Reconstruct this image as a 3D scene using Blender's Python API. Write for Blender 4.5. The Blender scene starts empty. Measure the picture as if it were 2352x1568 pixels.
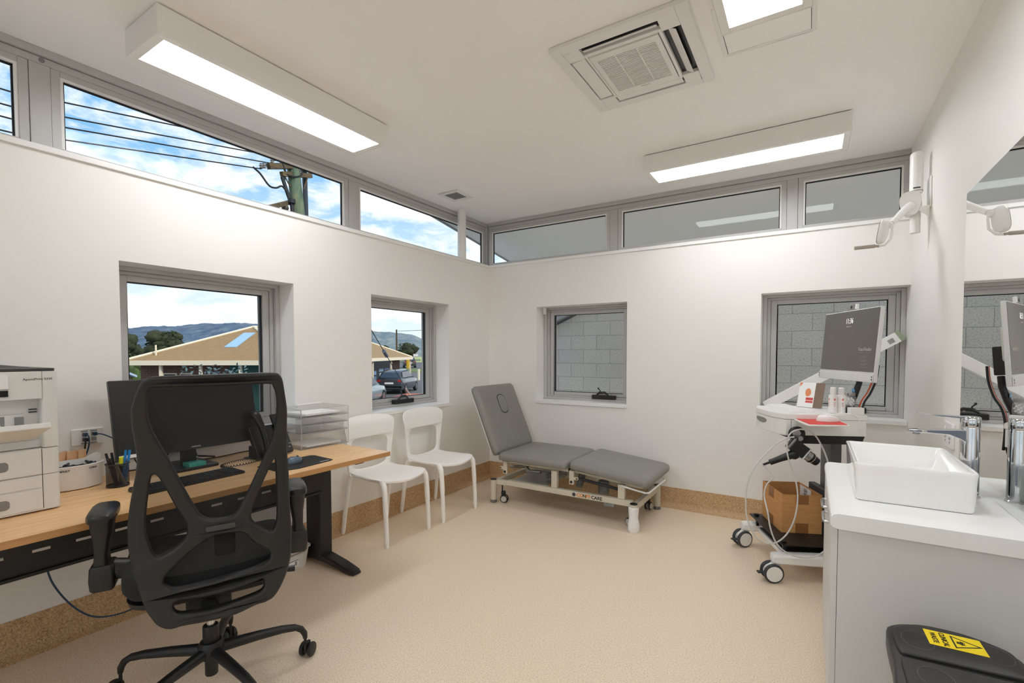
import bpy, bmesh, math, random
from mathutils import Vector, Matrix, noise

SC = bpy.context.scene
COL = SC.collection
PI = math.pi
R = math.radians
random.seed(7)


# ------------------------------------------------------------------ materials
def srgb(r, g, b):
    f = lambda c: (c / 12.92 if c <= .04045 else ((c + .055) / 1.055) ** 2.4)
    return (f(r / 255), f(g / 255), f(b / 255), 1)


def new_mat(name):
    m = bpy.data.materials.new(name)
    m.use_nodes = True
    nt = m.node_tree
    return m, nt, nt.nodes['Principled BSDF']


def mat(name, col, rough=.5, metal=0.0, spec=.5, emit=None, estr=0, coat=0, bump=0, bscale=200, var=0, vscale=20):
    m, nt, b = new_mat(name)
    b.inputs['Base Color'].default_value = col
    b.inputs['Roughness'].default_value = rough
    b.inputs['Metallic'].default_value = metal
    b.inputs['Specular IOR Level'].default_value = spec
    b.inputs['Coat Weight'].default_value = coat
    if emit:
        b.inputs['Emission Color'].default_value = emit
        b.inputs['Emission Strength'].default_value = estr
    if bump or var:
        tc = nt.nodes.new('ShaderNodeTexCoord')
        if bump:
            n = nt.nodes.new('ShaderNodeTexNoise')
            n.inputs['Scale'].default_value = bscale
            n.inputs['Detail'].default_value = 4
            bp = nt.nodes.new('ShaderNodeBump')
            bp.inputs['Strength'].default_value = bump
            bp.inputs['Distance'].default_value = .002
            nt.links.new(tc.outputs['Object'], n.inputs['Vector'])
            nt.links.new(n.outputs['Fac'], bp.inputs['Height'])
            nt.links.new(bp.outputs['Normal'], b.inputs['Normal'])
        if var:
            n2 = nt.nodes.new('ShaderNodeTexNoise')
            n2.inputs['Scale'].default_value = vscale
            n2.inputs['Detail'].default_value = 5
            rp = nt.nodes.new('ShaderNodeValToRGB')
            c0 = [max(0, c * (1 - var)) for c in col[:3]] + [1]
            c1 = [min(1, c * (1 + var)) for c in col[:3]] + [1]
            rp.color_ramp.elements[0].position = .3
            rp.color_ramp.elements[1].position = .7
            rp.color_ramp.elements[0].color = c0
            rp.color_ramp.elements[1].color = c1
            nt.links.new(tc.outputs['Object'], n2.inputs['Vector'])
            nt.links.new(n2.outputs['Fac'], rp.inputs['Fac'])
            nt.links.new(rp.outputs['Color'], b.inputs['Base Color'])
    return m


def schlick(nt, k):
    """reflectance of a thin pane, the same from both sides, scaled by k"""
    lw = nt.nodes.new('ShaderNodeLayerWeight')
    lw.inputs['Blend'].default_value = .5
    pw = nt.nodes.new('ShaderNodeMath')
    pw.operation = 'POWER'
    pw.inputs[1].default_value = 5
    ma = nt.nodes.new('ShaderNodeMath')
    ma.operation = 'MULTIPLY_ADD'
    ma.inputs[1].default_value = .96 * k
    ma.inputs[2].default_value = .04 * k
    ma.use_clamp = True
    nt.links.new(lw.outputs['Facing'], pw.inputs[0])
    nt.links.new(pw.outputs[0], ma.inputs[0])
    return ma.outputs[0]


def mix_transparent(name, col, alpha, rough=.6, gloss=0.0):
    """see-through woven / clear material: alpha = how solid it is"""
    m = bpy.data.materials.new(name)
    m.use_nodes = True
    nt = m.node_tree
    nt.nodes.clear()
    out = nt.nodes.new('ShaderNodeOutputMaterial')
    tr = nt.nodes.new('ShaderNodeBsdfTransparent')
    pb = nt.nodes.new('ShaderNodeBsdfPrincipled')
    pb.inputs['Base Color'].default_value = col
    pb.inputs['Roughness'].default_value = rough
    mx = nt.nodes.new('ShaderNodeMixShader')
    mx.inputs[0].default_value = alpha
    nt.links.new(tr.outputs[0], mx.inputs[1])
    nt.links.new(pb.outputs[0], mx.inputs[2])
    last = mx
    if gloss:
        gl = nt.nodes.new('ShaderNodeBsdfGlossy')
        gl.inputs['Roughness'].default_value = .02
        m2 = nt.nodes.new('ShaderNodeMixShader')
        nt.links.new(schlick(nt, gloss), m2.inputs[0])
        nt.links.new(mx.outputs[0], m2.inputs[1])
        nt.links.new(gl.outputs[0], m2.inputs[2])
        last = m2
    nt.links.new(last.outputs[0], out.inputs['Surface'])
    return m


def ramp_mat(name, stops, rough, tex='noise', scale=(1, 1, 1), nscale=100, detail=6, bump=0, distort=0, spec=.5, coat=0, nrough=.6):
    """noise or wave pattern in object coordinates run through a colour ramp"""
    m, nt, b = new_mat(name)
    tc = nt.nodes.new('ShaderNodeTexCoord')
    mp = nt.nodes.new('ShaderNodeMapping')
    mp.inputs['Scale'].default_value = scale
    nt.links.new(tc.outputs['Object'], mp.inputs['Vector'])
    if tex == 'noise':
        t = nt.nodes.new('ShaderNodeTexNoise')
        t.inputs['Scale'].default_value = nscale
        t.inputs['Detail'].default_value = detail
        t.inputs['Roughness'].default_value = nrough
        t.inputs['Distortion'].default_value = distort
        o = t.outputs['Fac']
    else:
        t = nt.nodes.new('ShaderNodeTexWave')
        t.inputs['Scale'].default_value = nscale
        t.inputs['Distortion'].default_value = distort
        t.inputs['Detail'].default_value = detail
        t.bands_direction = 'Z' if tex == 'wavez' else 'X'
        o = t.outputs['Fac']
    nt.links.new(mp.outputs[0], t.inputs['Vector'])
    rp = nt.nodes.new('ShaderNodeValToRGB')
    el = rp.color_ramp.elements
    while len(el) < len(stops):
        el.new(.5)
    for e, (p, c) in zip(el, stops):
        e.position = p
        e.color = c
    nt.links.new(o, rp.inputs['Fac'])
    nt.links.new(rp.outputs['Color'], b.inputs['Base Color'])
    b.inputs['Roughness'].default_value = rough
    b.inputs['Specular IOR Level'].default_value = spec
    b.inputs['Coat Weight'].default_value = coat
    if bump:
        bp = nt.nodes.new('ShaderNodeBump')
        bp.inputs['Strength'].default_value = bump
        bp.inputs['Distance'].default_value = .002
        nt.links.new(o, bp.inputs['Height'])
        nt.links.new(bp.outputs['Normal'], b.inputs['Normal'])
    return m


def brick_mat(name, c1, c2, mortar, w, h, msize, rough=.9, rot=(0, 0, 0), speck=0):
    m, nt, b = new_mat(name)
    tc = nt.nodes.new('ShaderNodeTexCoord')
    mp = nt.nodes.new('ShaderNodeMapping')
    mp.inputs['Rotation'].default_value = rot
    br = nt.nodes.new('ShaderNodeTexBrick')
    br.inputs['Color1'].default_value = c1
    br.inputs['Color2'].default_value = c2
    br.inputs['Mortar'].default_value = mortar
    br.inputs['Scale'].default_value = 1
    br.inputs['Mortar Size'].default_value = msize
    br.inputs['Brick Width'].default_value = w
    br.inputs['Row Height'].default_value = h
    nt.links.new(tc.outputs['Object'], mp.inputs['Vector'])
    nt.links.new(mp.outputs[0], br.inputs['Vector'])
    src = br.outputs['Color']
    if speck:
        n = nt.nodes.new('ShaderNodeTexNoise')
        n.inputs['Scale'].default_value = 70
        n.inputs['Detail'].default_value = 6
        rp = nt.nodes.new('ShaderNodeValToRGB')
        rp.color_ramp.elements[0].position = .36
        rp.color_ramp.elements[0].color = (1 - speck, 1 - speck, 1 - speck, 1)
        rp.color_ramp.elements[1].position = .5
        mx = nt.nodes.new('ShaderNodeMix')
        mx.data_type = 'RGBA'
        mx.blend_type = 'MULTIPLY'
        mx.inputs['Factor'].default_value = 1
        nt.links.new(tc.outputs['Object'], n.inputs['Vector'])
        nt.links.new(n.outputs['Fac'], rp.inputs['Fac'])
        nt.links.new(src, mx.inputs['A'])
        nt.links.new(rp.outputs['Color'], mx.inputs['B'])
        src = mx.outputs['Result']
    nt.links.new(src, b.inputs['Base Color'])
    b.inputs['Roughness'].default_value = rough
    return m


def glass_mat(name, tint=(1, 1, 1, 1), k=1.0):
    m = bpy.data.materials.new(name)
    m.use_nodes = True
    nt = m.node_tree
    nt.nodes.clear()
    out = nt.nodes.new('ShaderNodeOutputMaterial')
    tr = nt.nodes.new('ShaderNodeBsdfTransparent')
    tr.inputs['Color'].default_value = tint
    gl = nt.nodes.new('ShaderNodeBsdfGlossy')
    gl.inputs['Roughness'].default_value = 0
    mx = nt.nodes.new('ShaderNodeMixShader')
    nt.links.new(schlick(nt, k), mx.inputs[0])
    nt.links.new(tr.outputs[0], mx.inputs[1])
    nt.links.new(gl.outputs[0], mx.inputs[2])
    nt.links.new(mx.outputs[0], out.inputs['Surface'])
    return m


# ------------------------------------------------------------------ mesh builder
ROOTM = {}


def root_of(o):
    while o.parent:
        o = o.parent
    return o


class MB:
    def __init__(self):
        self.bm = bmesh.new()

    def _add(self, vs, fs, M=None):
        if M is not None:
            vs = [M @ Vector(v) for v in vs]
        bv = [self.bm.verts.new(v) for v in vs]
        for f in fs:
            try:
                self.bm.faces.new([bv[i] for i in f])
            except ValueError:
                pass
        return self

    def box(self, x0, y0, z0, x1, y1, z1, M=None):
        x0, x1 = min(x0, x1), max(x0, x1)
        y0, y1 = min(y0, y1), max(y0, y1)
        z0, z1 = min(z0, z1), max(z0, z1)
        v = [(x0, y0, z0), (x1, y0, z0), (x1, y1, z0), (x0, y1, z0), (x0, y0, z1), (x1, y0, z1), (x1, y1, z1), (x0, y1, z1)]
        f = [(0, 3, 2, 1), (4, 5, 6, 7), (0, 1, 5, 4), (1, 2, 6, 5), (2, 3, 7, 6), (3, 0, 4, 7)]
        return self._add(v, f, M)

    def prism(self, poly, z0, z1, M=None):
        n = len(poly)
        a = sum(poly[i][0] * poly[(i + 1) % n][1] - poly[(i + 1) % n][0] * poly[i][1] for i in range(n))
        if a < 0:
            poly = poly[::-1]
        v = [(x, y, z0) for x, y in poly] + [(x, y, z1) for x, y in poly]
        f = [tuple(range(n))[::-1], tuple(range(n, 2 * n))] + [(i, (i + 1) % n, n + (i + 1) % n, n + i) for i in range(n)]
        return self._add(v, f, M)

    def loft(self, rings, cap=True, closed=True, M=None):
        n = len(rings[0])
        v = [p for r in rings for p in r]
        f = []
        for k in range(len(rings) - 1):
            for i in range(n if closed else n - 1):
                j = (i + 1) % n
                f.append((k * n + i, k * n + j, (k + 1) * n + j, (k + 1) * n + i))
        if cap and closed:
            f.append(tuple(range(n))[::-1])
            f.append(tuple((len(rings) - 1) * n + i for i in range(n)))
        return self._add(v, f, M)

    def cyl(self, p0, p1, r0, r1=None, seg=20, M=None):
        return self.tube([p0, p1], [r0, r0 if r1 is None else r1], seg, M=M)

    def tube(self, pts, r, seg=8, closed=False, M=None, flat=1.0):
        pts = [Vector(p) for p in pts]
        n = len(pts)
        rs = r if isinstance(r, (list, tuple)) else [r] * n
        tan = []
        for i in range(n):
            if closed:
                t = pts[(i + 1) % n] - pts[i - 1]
            else:
                t = pts[min(i + 1, n - 1)] - pts[max(i - 1, 0)]
            tan.append(t.normalized())
        up = Vector((0, 0, 1)) if abs(tan[0].z) < .95 else Vector((1, 0, 0))
        a = tan[0].cross(up).normalized()
        rings = []
        for i in range(n):
            a = (a - tan[i] * a.dot(tan[i]))
            a = a.normalized() if a.length > 1e-6 else tan[i].orthogonal().normalized()
            b = tan[i].cross(a)
            rings.append([pts[i] + (a * math.cos(2 * PI * k / seg) + b * flat * math.sin(2 * PI * k / seg)) * rs[i] for k in range(seg)])
        if closed:
            rings.append(rings[0])
        return self.loft(rings, cap=not closed, M=M)

    def lathe(self, prof, c=(0, 0, 0), seg=32, M=None, sx=1, sy=1):
        rings = []
        for r, z in prof:
            r = max(r, 1e-5)
            rings.append([(c[0] + sx * r * math.cos(2 * PI * k / seg), c[1] + sy * r * math.sin(2 * PI * k / seg), c[2] + z) for k in range(seg)])
        return self.loft(rings, M=M)

    def ball(self, c, r, seg=16, M=None, s=(1, 1, 1)):
        n = seg // 2
        rings = []
        for i in range(n + 1):
            t = PI * i / n - PI / 2
            rr = max(r * math.cos(t), 1e-5)
            rings.append([(c[0] + s[0] * rr * math.cos(2 * PI * k / seg), c[1] + s[1] * rr * math.sin(2 * PI * k / seg), c[2] + s[2] * r * math.sin(t)) for k in range(seg)])
        return self.loft(rings, M=M)

    def quad(self, *p, M=None):
        return self._add(p, [tuple(range(len(p)))], M)

    def grid(self, nu, nv, fn, M=None):
        v = [fn(i / nu, j / nv) for j in range(nv + 1) for i in range(nu + 1)]
        f = [(j * (nu + 1) + i, j * (nu + 1) + i + 1, (j + 1) * (nu + 1) + i + 1, (j + 1) * (nu + 1) + i) for j in range(nv) for i in range(nu)]
        return self._add(v, f, M)

    def mesh(self, vs, fs, M=None):
        return self._add(vs, fs, M)

    def build(self, name, m, parent=None, world=False, bevel=0, seg=2, sub=0, solid=0, smooth=True, loc=None, rotz=0, ang=35, recalc=True):
        bm = self.bm
        bmesh.ops.remove_doubles(bm, verts=bm.verts[:], dist=1e-6)
        if recalc:
            bmesh.ops.recalc_face_normals(bm, faces=bm.faces[:])
        M = None
        if parent is not None and world:
            M = ROOTM[root_of(parent).name].inverted()
        elif parent is None and loc is not None:
            M = (Matrix.Translation(loc) @ Matrix.Rotation(rotz, 4, 'Z')).inverted() if world else None
        if M is not None:
            bmesh.ops.transform(bm, matrix=M, verts=bm.verts[:])
        me = bpy.data.meshes.new(name)
        bm.to_mesh(me)
        bm.free()
        me.materials.append(m)
        if smooth:
            me.shade_smooth()
            me.set_sharp_from_angle(angle=R(ang))
        o = bpy.data.objects.new(name, me)
        COL.objects.link(o)
        if parent is not None:
            o.parent = parent
        elif loc is not None:
            o.location = loc
            o.rotation_euler = (0, 0, rotz)
        if solid:
            md = o.modifiers.new('solid', 'SOLIDIFY')
            md.thickness = solid
            md.offset = 0
        if bevel:
            md = o.modifiers.new('bevel', 'BEVEL')
            md.width = bevel
            md.segments = seg
            md.limit_method = 'ANGLE'
            md.angle_limit = R(40)
            md.harden_normals = True
        if sub:
            md = o.modifiers.new('sub', 'SUBSURF')
            md.levels = sub
            md.render_levels = sub
        if parent is None:
            ROOTM[o.name] = Matrix.Translation(loc or (0, 0, 0)) @ Matrix.Rotation(rotz, 4, 'Z')
        return o


def bx(name, m, x0, y0, z0, x1, y1, z1, parent=None, **k):
    return MB().box(x0, y0, z0, x1, y1, z1).build(name, m, parent, **k)


def tag(o, label, cat, group=None, kind=None):
    o['label'] = label
    o['category'] = cat
    if group:
        o['group'] = group
    if kind:
        o['kind'] = kind
    return o


def thing(name, label, cat, loc=(0, 0, 0), rotz=0, group=None, kind=None):
    o = bpy.data.objects.new(name, None)
    o.empty_display_size = .1
    COL.objects.link(o)
    o.location = loc
    o.rotation_euler = (0, 0, rotz)
    ROOTM[o.name] = Matrix.Translation(loc) @ Matrix.Rotation(rotz, 4, 'Z')
    return tag(o, label, cat, group, kind)


def struct(o, label, cat):
    o['kind'] = 'structure'
    o['label'] = label
    o['category'] = cat
    return o


def dup(root, loc, rotz, label, group=None, skip=()):
    r = root.copy()
    COL.objects.link(r)
    r.location = loc
    r.rotation_euler = (0, 0, rotz)
    r['label'] = label
    if group:
        r['group'] = group
    ROOTM[r.name] = Matrix.Translation(loc) @ Matrix.Rotation(rotz, 4, 'Z')

    def kids(src, dst):
        for ch in list(src.children):
            if ch.name.split('.')[0] in skip:
                continue
            c = ch.copy()
            COL.objects.link(c)
            c.parent = dst
            kids(ch, c)
    kids(root, r)
    return r


def smooth_loop(pts, n=4, closed=True):
    """Catmull-Rom through points of any dimension"""
    out = []
    m = len(pts)
    rng = range(m) if closed else range(m - 1)
    for i in rng:
        g = (lambda k: pts[k % m]) if closed else (lambda k: pts[min(max(k, 0), m - 1)])
        p0, p1, p2, p3 = g(i - 1), g(i), g(i + 1), g(i + 2)
        for s in range(n):
            t = s / n
            out.append(tuple(.5 * (2 * b + (c - a) * t + (2 * a - 5 * b + 4 * c - d) * t * t + (3 * b - a - 3 * c + d) * t ** 3) for a, b, c, d in zip(p0, p1, p2, p3)))
    if not closed:
        out.append(tuple(pts[-1]))
    return out


def rrect(x0, y0, x1, y1, r, n=6):
    out = []
    for cx, cy, a0 in ((x1 - r, y1 - r, 0), (x0 + r, y1 - r, 90), (x0 + r, y0 + r, 180), (x1 - r, y0 + r, 270)):
        for k in range(n + 1):
            a = R(a0 + 90 * k / n)
            out.append((cx + r * math.cos(a), cy + r * math.sin(a)))
    return out


def curve_to_mesh(cu):
    o = bpy.data.objects.new('tmp', cu)
    COL.objects.link(o)
    dg = bpy.context.evaluated_depsgraph_get()
    me = bpy.data.meshes.new_from_object(o.evaluated_get(dg))
    vs = [tuple(v.co) for v in me.vertices]
    fs = [tuple(p.vertices) for p in me.polygons]
    bpy.data.objects.remove(o)
    bpy.data.curves.remove(cu)
    bpy.data.meshes.remove(me)
    return vs, fs


def fill2d(loops, half, bev=0):
    """filled outline with holes, thickness 2*half, rounded edges -> verts (u,v,w), faces"""
    cu = bpy.data.curves.new('tmp', 'CURVE')
    cu.dimensions = '2D'
    cu.fill_mode = 'BOTH'
    cu.extrude = max(half - bev, 0)
    cu.bevel_depth = bev
    cu.bevel_resolution = 2
    cu.offset = -bev
    for lp in loops:
        s = cu.splines.new('POLY')
        s.points.add(len(lp) - 1)
        for p, (x, y) in zip(s.points, lp):
            p.co = (x, y, 0, 1)
        s.use_cyclic_u = True
    return curve_to_mesh(cu)


def text(name, body, size, m, parent, M, depth=.0004, align='CENTER', sx=1.0, label=None, world=False, bold=0):
    cu = bpy.data.curves.new('tmp', 'FONT')
    cu.body = body
    cu.size = size
    cu.align_x = align
    cu.align_y = 'CENTER'
    cu.extrude = depth
    cu.resolution_u = 3
    cu.offset = bold
    vs, fs = curve_to_mesh(cu)
    vs = [M @ Vector((x * sx, y, z)) for x, y, z in vs]
    o = MB().mesh(vs, fs).build(name, m, parent, world=world, smooth=False)
    if label:
        o['label'] = label
    return o


def frame_M(o, x, y, z=None):
    """matrix whose columns are the given axes, origin o"""
    x, y = Vector(x).normalized(), Vector(y).normalized()
    z = Vector(z).normalized() if z else x.cross(y).normalized()
    return Matrix(((x.x, y.x, z.x, o[0]), (x.y, y.y, z.y, o[1]), (x.z, y.z, z.z, o[2]), (0, 0, 0, 1)))


M_ = {}
M_['wall'] = mat('wall_paint', srgb(239, 237, 233), .55, bump=.04, bscale=300)
M_['ceil'] = mat('ceiling_paint', srgb(251, 250, 249), .7)
M_['trim'] = mat('trim_paint', srgb(240, 239, 237), .4)
M_['alu'] = mat('window_frame_grey', srgb(190, 189, 187), .42, .1)
M_['seal'] = mat('black_rubber', srgb(22, 22, 22), .7)
M_['white_pl'] = mat('white_plastic', srgb(235, 234, 231), .35)
M_['white_gloss'] = mat('white_ceramic', srgb(246, 246, 244), .08, coat=.4)
M_['white_metal'] = mat('white_powdercoat', srgb(238, 237, 234), .38)
M_['black_pl'] = mat('black_plastic', srgb(25, 25, 25), .42, bump=.1, bscale=900)
M_['black_sm'] = mat('black_smooth_plastic', srgb(20, 20, 21), .3)
M_['black_met'] = mat('black_powdercoat', srgb(24, 24, 25), .45)
M_['chrome'] = mat('chrome', srgb(205, 205, 207), .07, 1)
M_['steel'] = mat('brushed_steel', srgb(175, 175, 175), .3, 1)
M_['grey_pl'] = mat('grey_plastic', srgb(130, 130, 128), .45)
M_['glass'] = glass_mat('coated_window_glass', (.985, .99, .985, 1), .12)
M_['glass_b'] = glass_mat('clear_window_glass', (.985, .99, .985, 1), .32)
M_['vinyl'] = ramp_mat('speckled_vinyl', [(.3, srgb(166, 140, 112)), (.44, srgb(226, 206, 180)), (.58, srgb(240, 224, 203)), (.7, srgb(252, 242, 227))], .42, nscale=170, detail=5, bump=.02, nrough=.75)
M_['vinyl_shaded'] = ramp_mat('speckled_vinyl_shaded', [(.32, srgb(132, 102, 68)), (.46, srgb(192, 158, 116)), (.58, srgb(208, 175, 134)), (.7, srgb(230, 202, 164))], .42, nscale=170, detail=5, bump=.02)  # floor vinyl again, darkened to paint the shade on the upright skirting
# ------------------------------------------------------------------ room shell
A, B, CX = -2.86, 4.10, .55        # inner faces of the left, back and right walls
YB = -2.3                          # wall behind the viewpoint
ZC, ZS = 2.686, 2.181              # ceiling, underside of the high window trim
T = .27
W0, W1 = .84, 1.752                # low window openings: bottom and top
LW = [(.955, 1.877), (2.522, 3.442)]
BW = [(-2.297, -1.383), (-.333, CX + .15)]

struct(bx('floor', M_['vinyl'], A - T, YB - .2, -.2, CX + .15, B + T, 0, smooth=False), 'speckled tan vinyl floor of the consulting room', 'floor')
struct(bx('ceiling', M_['ceil'], A - .15, YB - .2, ZC, CX + .15, B + .15, ZC + .04, smooth=False), 'flat white painted ceiling', 'ceiling')


def holed_wall(name, lo, hi, holes, put, label):
    mb = MB()
    cur = lo
    for h0, h1 in holes:
        put(mb, cur, h0, 0, ZS)
        put(mb, h0, h1, 0, W0 - .03)
        put(mb, h0, h1, W1, ZS)
        cur = h1
    if cur < hi - .01:
        put(mb, cur, hi, 0, ZS)
    return struct(mb.build(name, M_['wall'], smooth=False), label, 'wall')


def put_left(mb, a, b, z0, z1):
    mb.box(A - T, a, z0, A, b, z1)


def put_back(mb, a, b, z0, z1):
    mb.box(a, B, z0, b, B + T, z1)


wl = holed_wall('wall_left', YB, B + T, LW, put_left, 'white painted wall on the left with two low windows')
wb = holed_wall('wall_back', A, CX + .15, BW, put_back, 'white painted back wall with two low windows')
struct(bx('wall_right', M_['wall'], CX, YB - .2, 0, CX + .15, B + T, ZC, smooth=False), 'white painted right wall behind the mirror and counter', 'wall')
mb = MB()
mb.box(A - T, YB - .2, 0, A + .2, YB, ZC)
mb.box(CX - .2, YB - .2, 0, CX, YB, ZC)
mb.box(A + .2, YB - .2, 2.5, CX - .2, YB, ZC)
mb.box(A + .2, YB - .2, 0, CX - .2, YB, .15)
struct(mb.build('wall_front', M_['wall'], smooth=False), 'white painted wall behind the viewpoint with a wide opening added for fill light', 'wall')
w7 = struct(MB().box(A + .2, YB - .12, .15, CX - .2, YB - .115, 2.5).build('window_fill', M_['glass'], smooth=False), 'unseen wide window added behind the viewpoint for fill light', 'window')  # unseen opening added to let more light in from behind
mb = MB()
for x in (A + .2, A + 1.17, CX - 1.17, CX - .26):
    mb.box(x, YB - .15, .15, x + .06, YB - .08, 2.5)
mb.build('frame', M_['alu'], w7)
# wall strips above the high windows, outside the ceiling line
struct(bx('trim_1', M_['trim'], A - .19, YB - .2, ZC, A - .15, B + .19, 3.6, smooth=False), 'white strip above the left high window', 'trim')


def cove(name, p0, p1, nrm, label):
    """coved vinyl skirting: upright with a curved foot"""
    n = Vector(nrm)
    r, h, t = .045, .165, .004
    prof = [(0, h), (t, h), (t, r + t)]
    for k in range(1, 7):
        a = PI / 2 * k / 6
        prof.append((t + r - r * math.cos(a), t + r - r * math.sin(a)))
    prof += [(t + r + .004, .0006), (0, .0006)]
    rings = [[Vector(p) + n * u + Vector((0, 0, v)) for u, v in prof] for p in (p0, p1)]
    return struct(MB().loft(rings).build(name, M_['vinyl_shaded'], ang=50), label, 'skirting')


cove('baseboard_left', (A, YB, 0), (A, B, 0), (1, 0, 0), 'coved speckled vinyl skirting along the left wall')
cove('baseboard_back', (A, B, 0), (CX, B, 0), (0, -1, 0), 'coved speckled vinyl skirting along the back wall')
cove('baseboard_right', (CX, B, 0), (CX, 2.72, 0), (-1, 0, 0), 'coved speckled vinyl skirting along the right wall')

# sill trims under the high windows
struct(MB().box(A - T, YB, ZS, A + .012, B + T, ZS + .027).build('trim_2', M_['trim'], bevel=.003), 'white sill trim under the left high window', 'trim')
struct(MB().box(A + .012, B - .012, ZS, CX, B + T, ZS + .027).build('trim_3', M_['trim'], bevel=.003), 'white sill trim under the back high window', 'trim')


# ------------------------------------------------------------------ low windows (local: x along wall, y outward, z up)
def low_window(name, loc, rotz, w, label, latch=.42, edge=True, glass='glass'):
    o = bpy.data.objects.new(name, None)
    COL.objects.link(o)
    o.location = loc
    o.rotation_euler = (0, 0, rotz)
    ROOTM[name] = Matrix.Translation(loc) @ Matrix.Rotation(rotz, 4, 'Z')
    struct(o, label, 'window')
    z0, z1 = W0, W1

    def ring(mb, a, y0, y1, t):
        b, s = a * .76 + .0005, t * .76
        mb.box(a, y0, z0 + b, a + t, y1, z1 - b)
        mb.box(w - a - t, y0, z0 + b, w - a, y1, z1 - b)
        mb.box(a + t, y0, z1 - b - s, w - a - t, y1, z1 - b)
        mb.box(a + t, y0, z0 + b, w - a - t, y1, z0 + b + s)
    mb = MB()
    ring(mb, .001, .155, .262, .028)
    ring(mb, .029, .182, .262, .024)
    mb.build('frame', M_['alu'], o, bevel=.0025)
    mb = MB()
    ring(mb, .054, .193, .25, .042)
    mb.build('sash', M_['alu'], o, bevel=.0025)
    mb = MB()
    ring(mb, .096, .208, .23, .006)
    mb.build('seal', M_['seal'], o)
    bx('pane', M_[glass], .101, .216, z0 + .076, w - .101, .220, z1 - .076, o, smooth=False)
    mb = MB()
    mb.box(.0005, 0, z0 - .0295, w - .0005, .156, z0 - .0005)
    mb.box(-.01 if edge else 0, -.014, z0 - .03, w + (.01 if edge else -.002), -.0005, z0 - .0005)
    mb.build('sill', M_['trim'], o, bevel=.002)
    # chain winder
    c = w * latch
    mb = MB()
    zz = z0 + .022
    mb.box(c - .105, .140, zz, c + .125, .185, zz + .04)
    wd = mb.build('winder', M_['black_pl'], o, bevel=.006)
    mb = MB()
    mb.tube([(c - .06, .15, zz + .04), (c - .03, .148, zz + .062), (c + .02, .148, zz + .066), (c + .06, .15, zz + .042)], [.006, .012, .012, .006], 8)
    mb.tube([(c - .025, .148, zz + .06), (c - .02, .143, zz + .082), (c - .035, .138, zz + .1)], [.006, .005, .005], 8)
    mb.ball((c - .036, .137, zz + .104), .009, 10)
    mb.build('winder_handle', M_['black_sm'], wd)
    mb = MB()
    mb.cyl((c + .02, .136, zz + .052), (c + .02, .142, zz + .052), .006, seg=12)
    mb.build('screw', M_['steel'], wd)
    return o


HP = PI / 2
w1 = low_window('window_1', (A, LW[0][0], 0), HP, LW[0][1] - LW[0][0], 'grey framed window behind the office chair and black monitor')
w2 = low_window('window_2', (A, LW[1][0], 0), HP, LW[1][1] - LW[1][0], 'grey framed window above the white plastic chairs', .52)
w3 = low_window('window_3', (BW[0][0], B, 0), 0, BW[0][1] - BW[0][0], 'grey framed window above the treatment couch, facing block wall', .69, glass='glass_b')
w4 = low_window('window_4', (BW[1][0], B, 0), 0, CX - BW[1][0], 'grey framed window behind the trolley computer', .62, False, 'glass_b')
mb = MB()
mb.box(.02, .10, W1 - .05, .045, .13, W1 - .001)
mb.lathe([(.012, 0), (.016, .006), (.016, .02), (.012, .026)], (.033, .115, W1 - .066), 14)
mb.build('blind_bracket', M_['white_pl'], w3, bevel=.002)


# ------------------------------------------------------------------ high windows under the ceiling
def high_window(name, loc, rotz, x0, x1, bars, label, glass='glass'):
    o = bpy.data.objects.new(name, None)
    COL.objects.link(o)
    o.location = loc
    o.rotation_euler = (0, 0, rotz)
    ROOTM[name] = Matrix.Translation(loc) @ Matrix.Rotation(rotz, 4, 'Z')
    struct(o, label, 'window')
    zb = ZS + .028
    mb = MB()
    mb.box(x0, .12, ZC - .034, x1, .19, ZC - .0005)
    mb.box(x0, .1365, ZC - .068, x1, .19, ZC - .036)
    mb.box(x0, .1365, zb, x1, .19, zb + .03)
    mb.build('frame', M_['alu'], o, bevel=.002)
    edges = [x0] + [b for b in bars] + [x1]
    for b in bars:
        bx('mullion', M_['alu'], b - .036, .1365, zb + .0305, b + .036, .19, ZC - .0685, o, bevel=.002)
    for k in range(len(edges) - 1):
        a = edges[k] + (.037 if k else 0)
        c = edges[k + 1] - (.037 if k < len(edges) - 2 else 0)
        z0, z1 = zb + .0305, ZC - .0685
        mb = MB()
        t = .034
        for (p, q, r, s) in ((a, z0, a + t, z1), (c - t, z0, c, z1), (a + t, z0, c - t, z0 + .022), (a + t, z1 - .024, c - t, z1)):
            mb.box(p, .141, q, r, .185, s)
        mb.build('sash', M_['alu'], o, bevel=.002)
        mb = MB()
        t2 = .012
        for (p, q, r, s) in ((a + t, z0 + .022, a + t + t2, z1 - .024), (c - t - t2, z0 + .022, c - t, z1 - .024), (a + t + t2, z1 - .024 - t2, c - t - t2, z1 - .024)):
            mb.box(p, .147, q, r, .17, s)
        mb.build('bead', M_['trim'], o)
        mb = MB()
        t3 = t + t2
        for (p, q, r, s) in ((a + t3, z0 + .022, a + t3 + .006, z1 - .036), (c - t3 - .006, z0 + .022, c - t3, z1 - .036), (a + t3, z1 - .036 - .007, c - t3, z1 - .036)):
            mb.box(p, .158, q, r, .17, s)
        mb.build('seal', M_['seal'], o)
        bx('pane', M_[glass], a + .03, .164, z0 + .012, c - .03, .168, z1 - .02, o, smooth=False)
    return o


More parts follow.
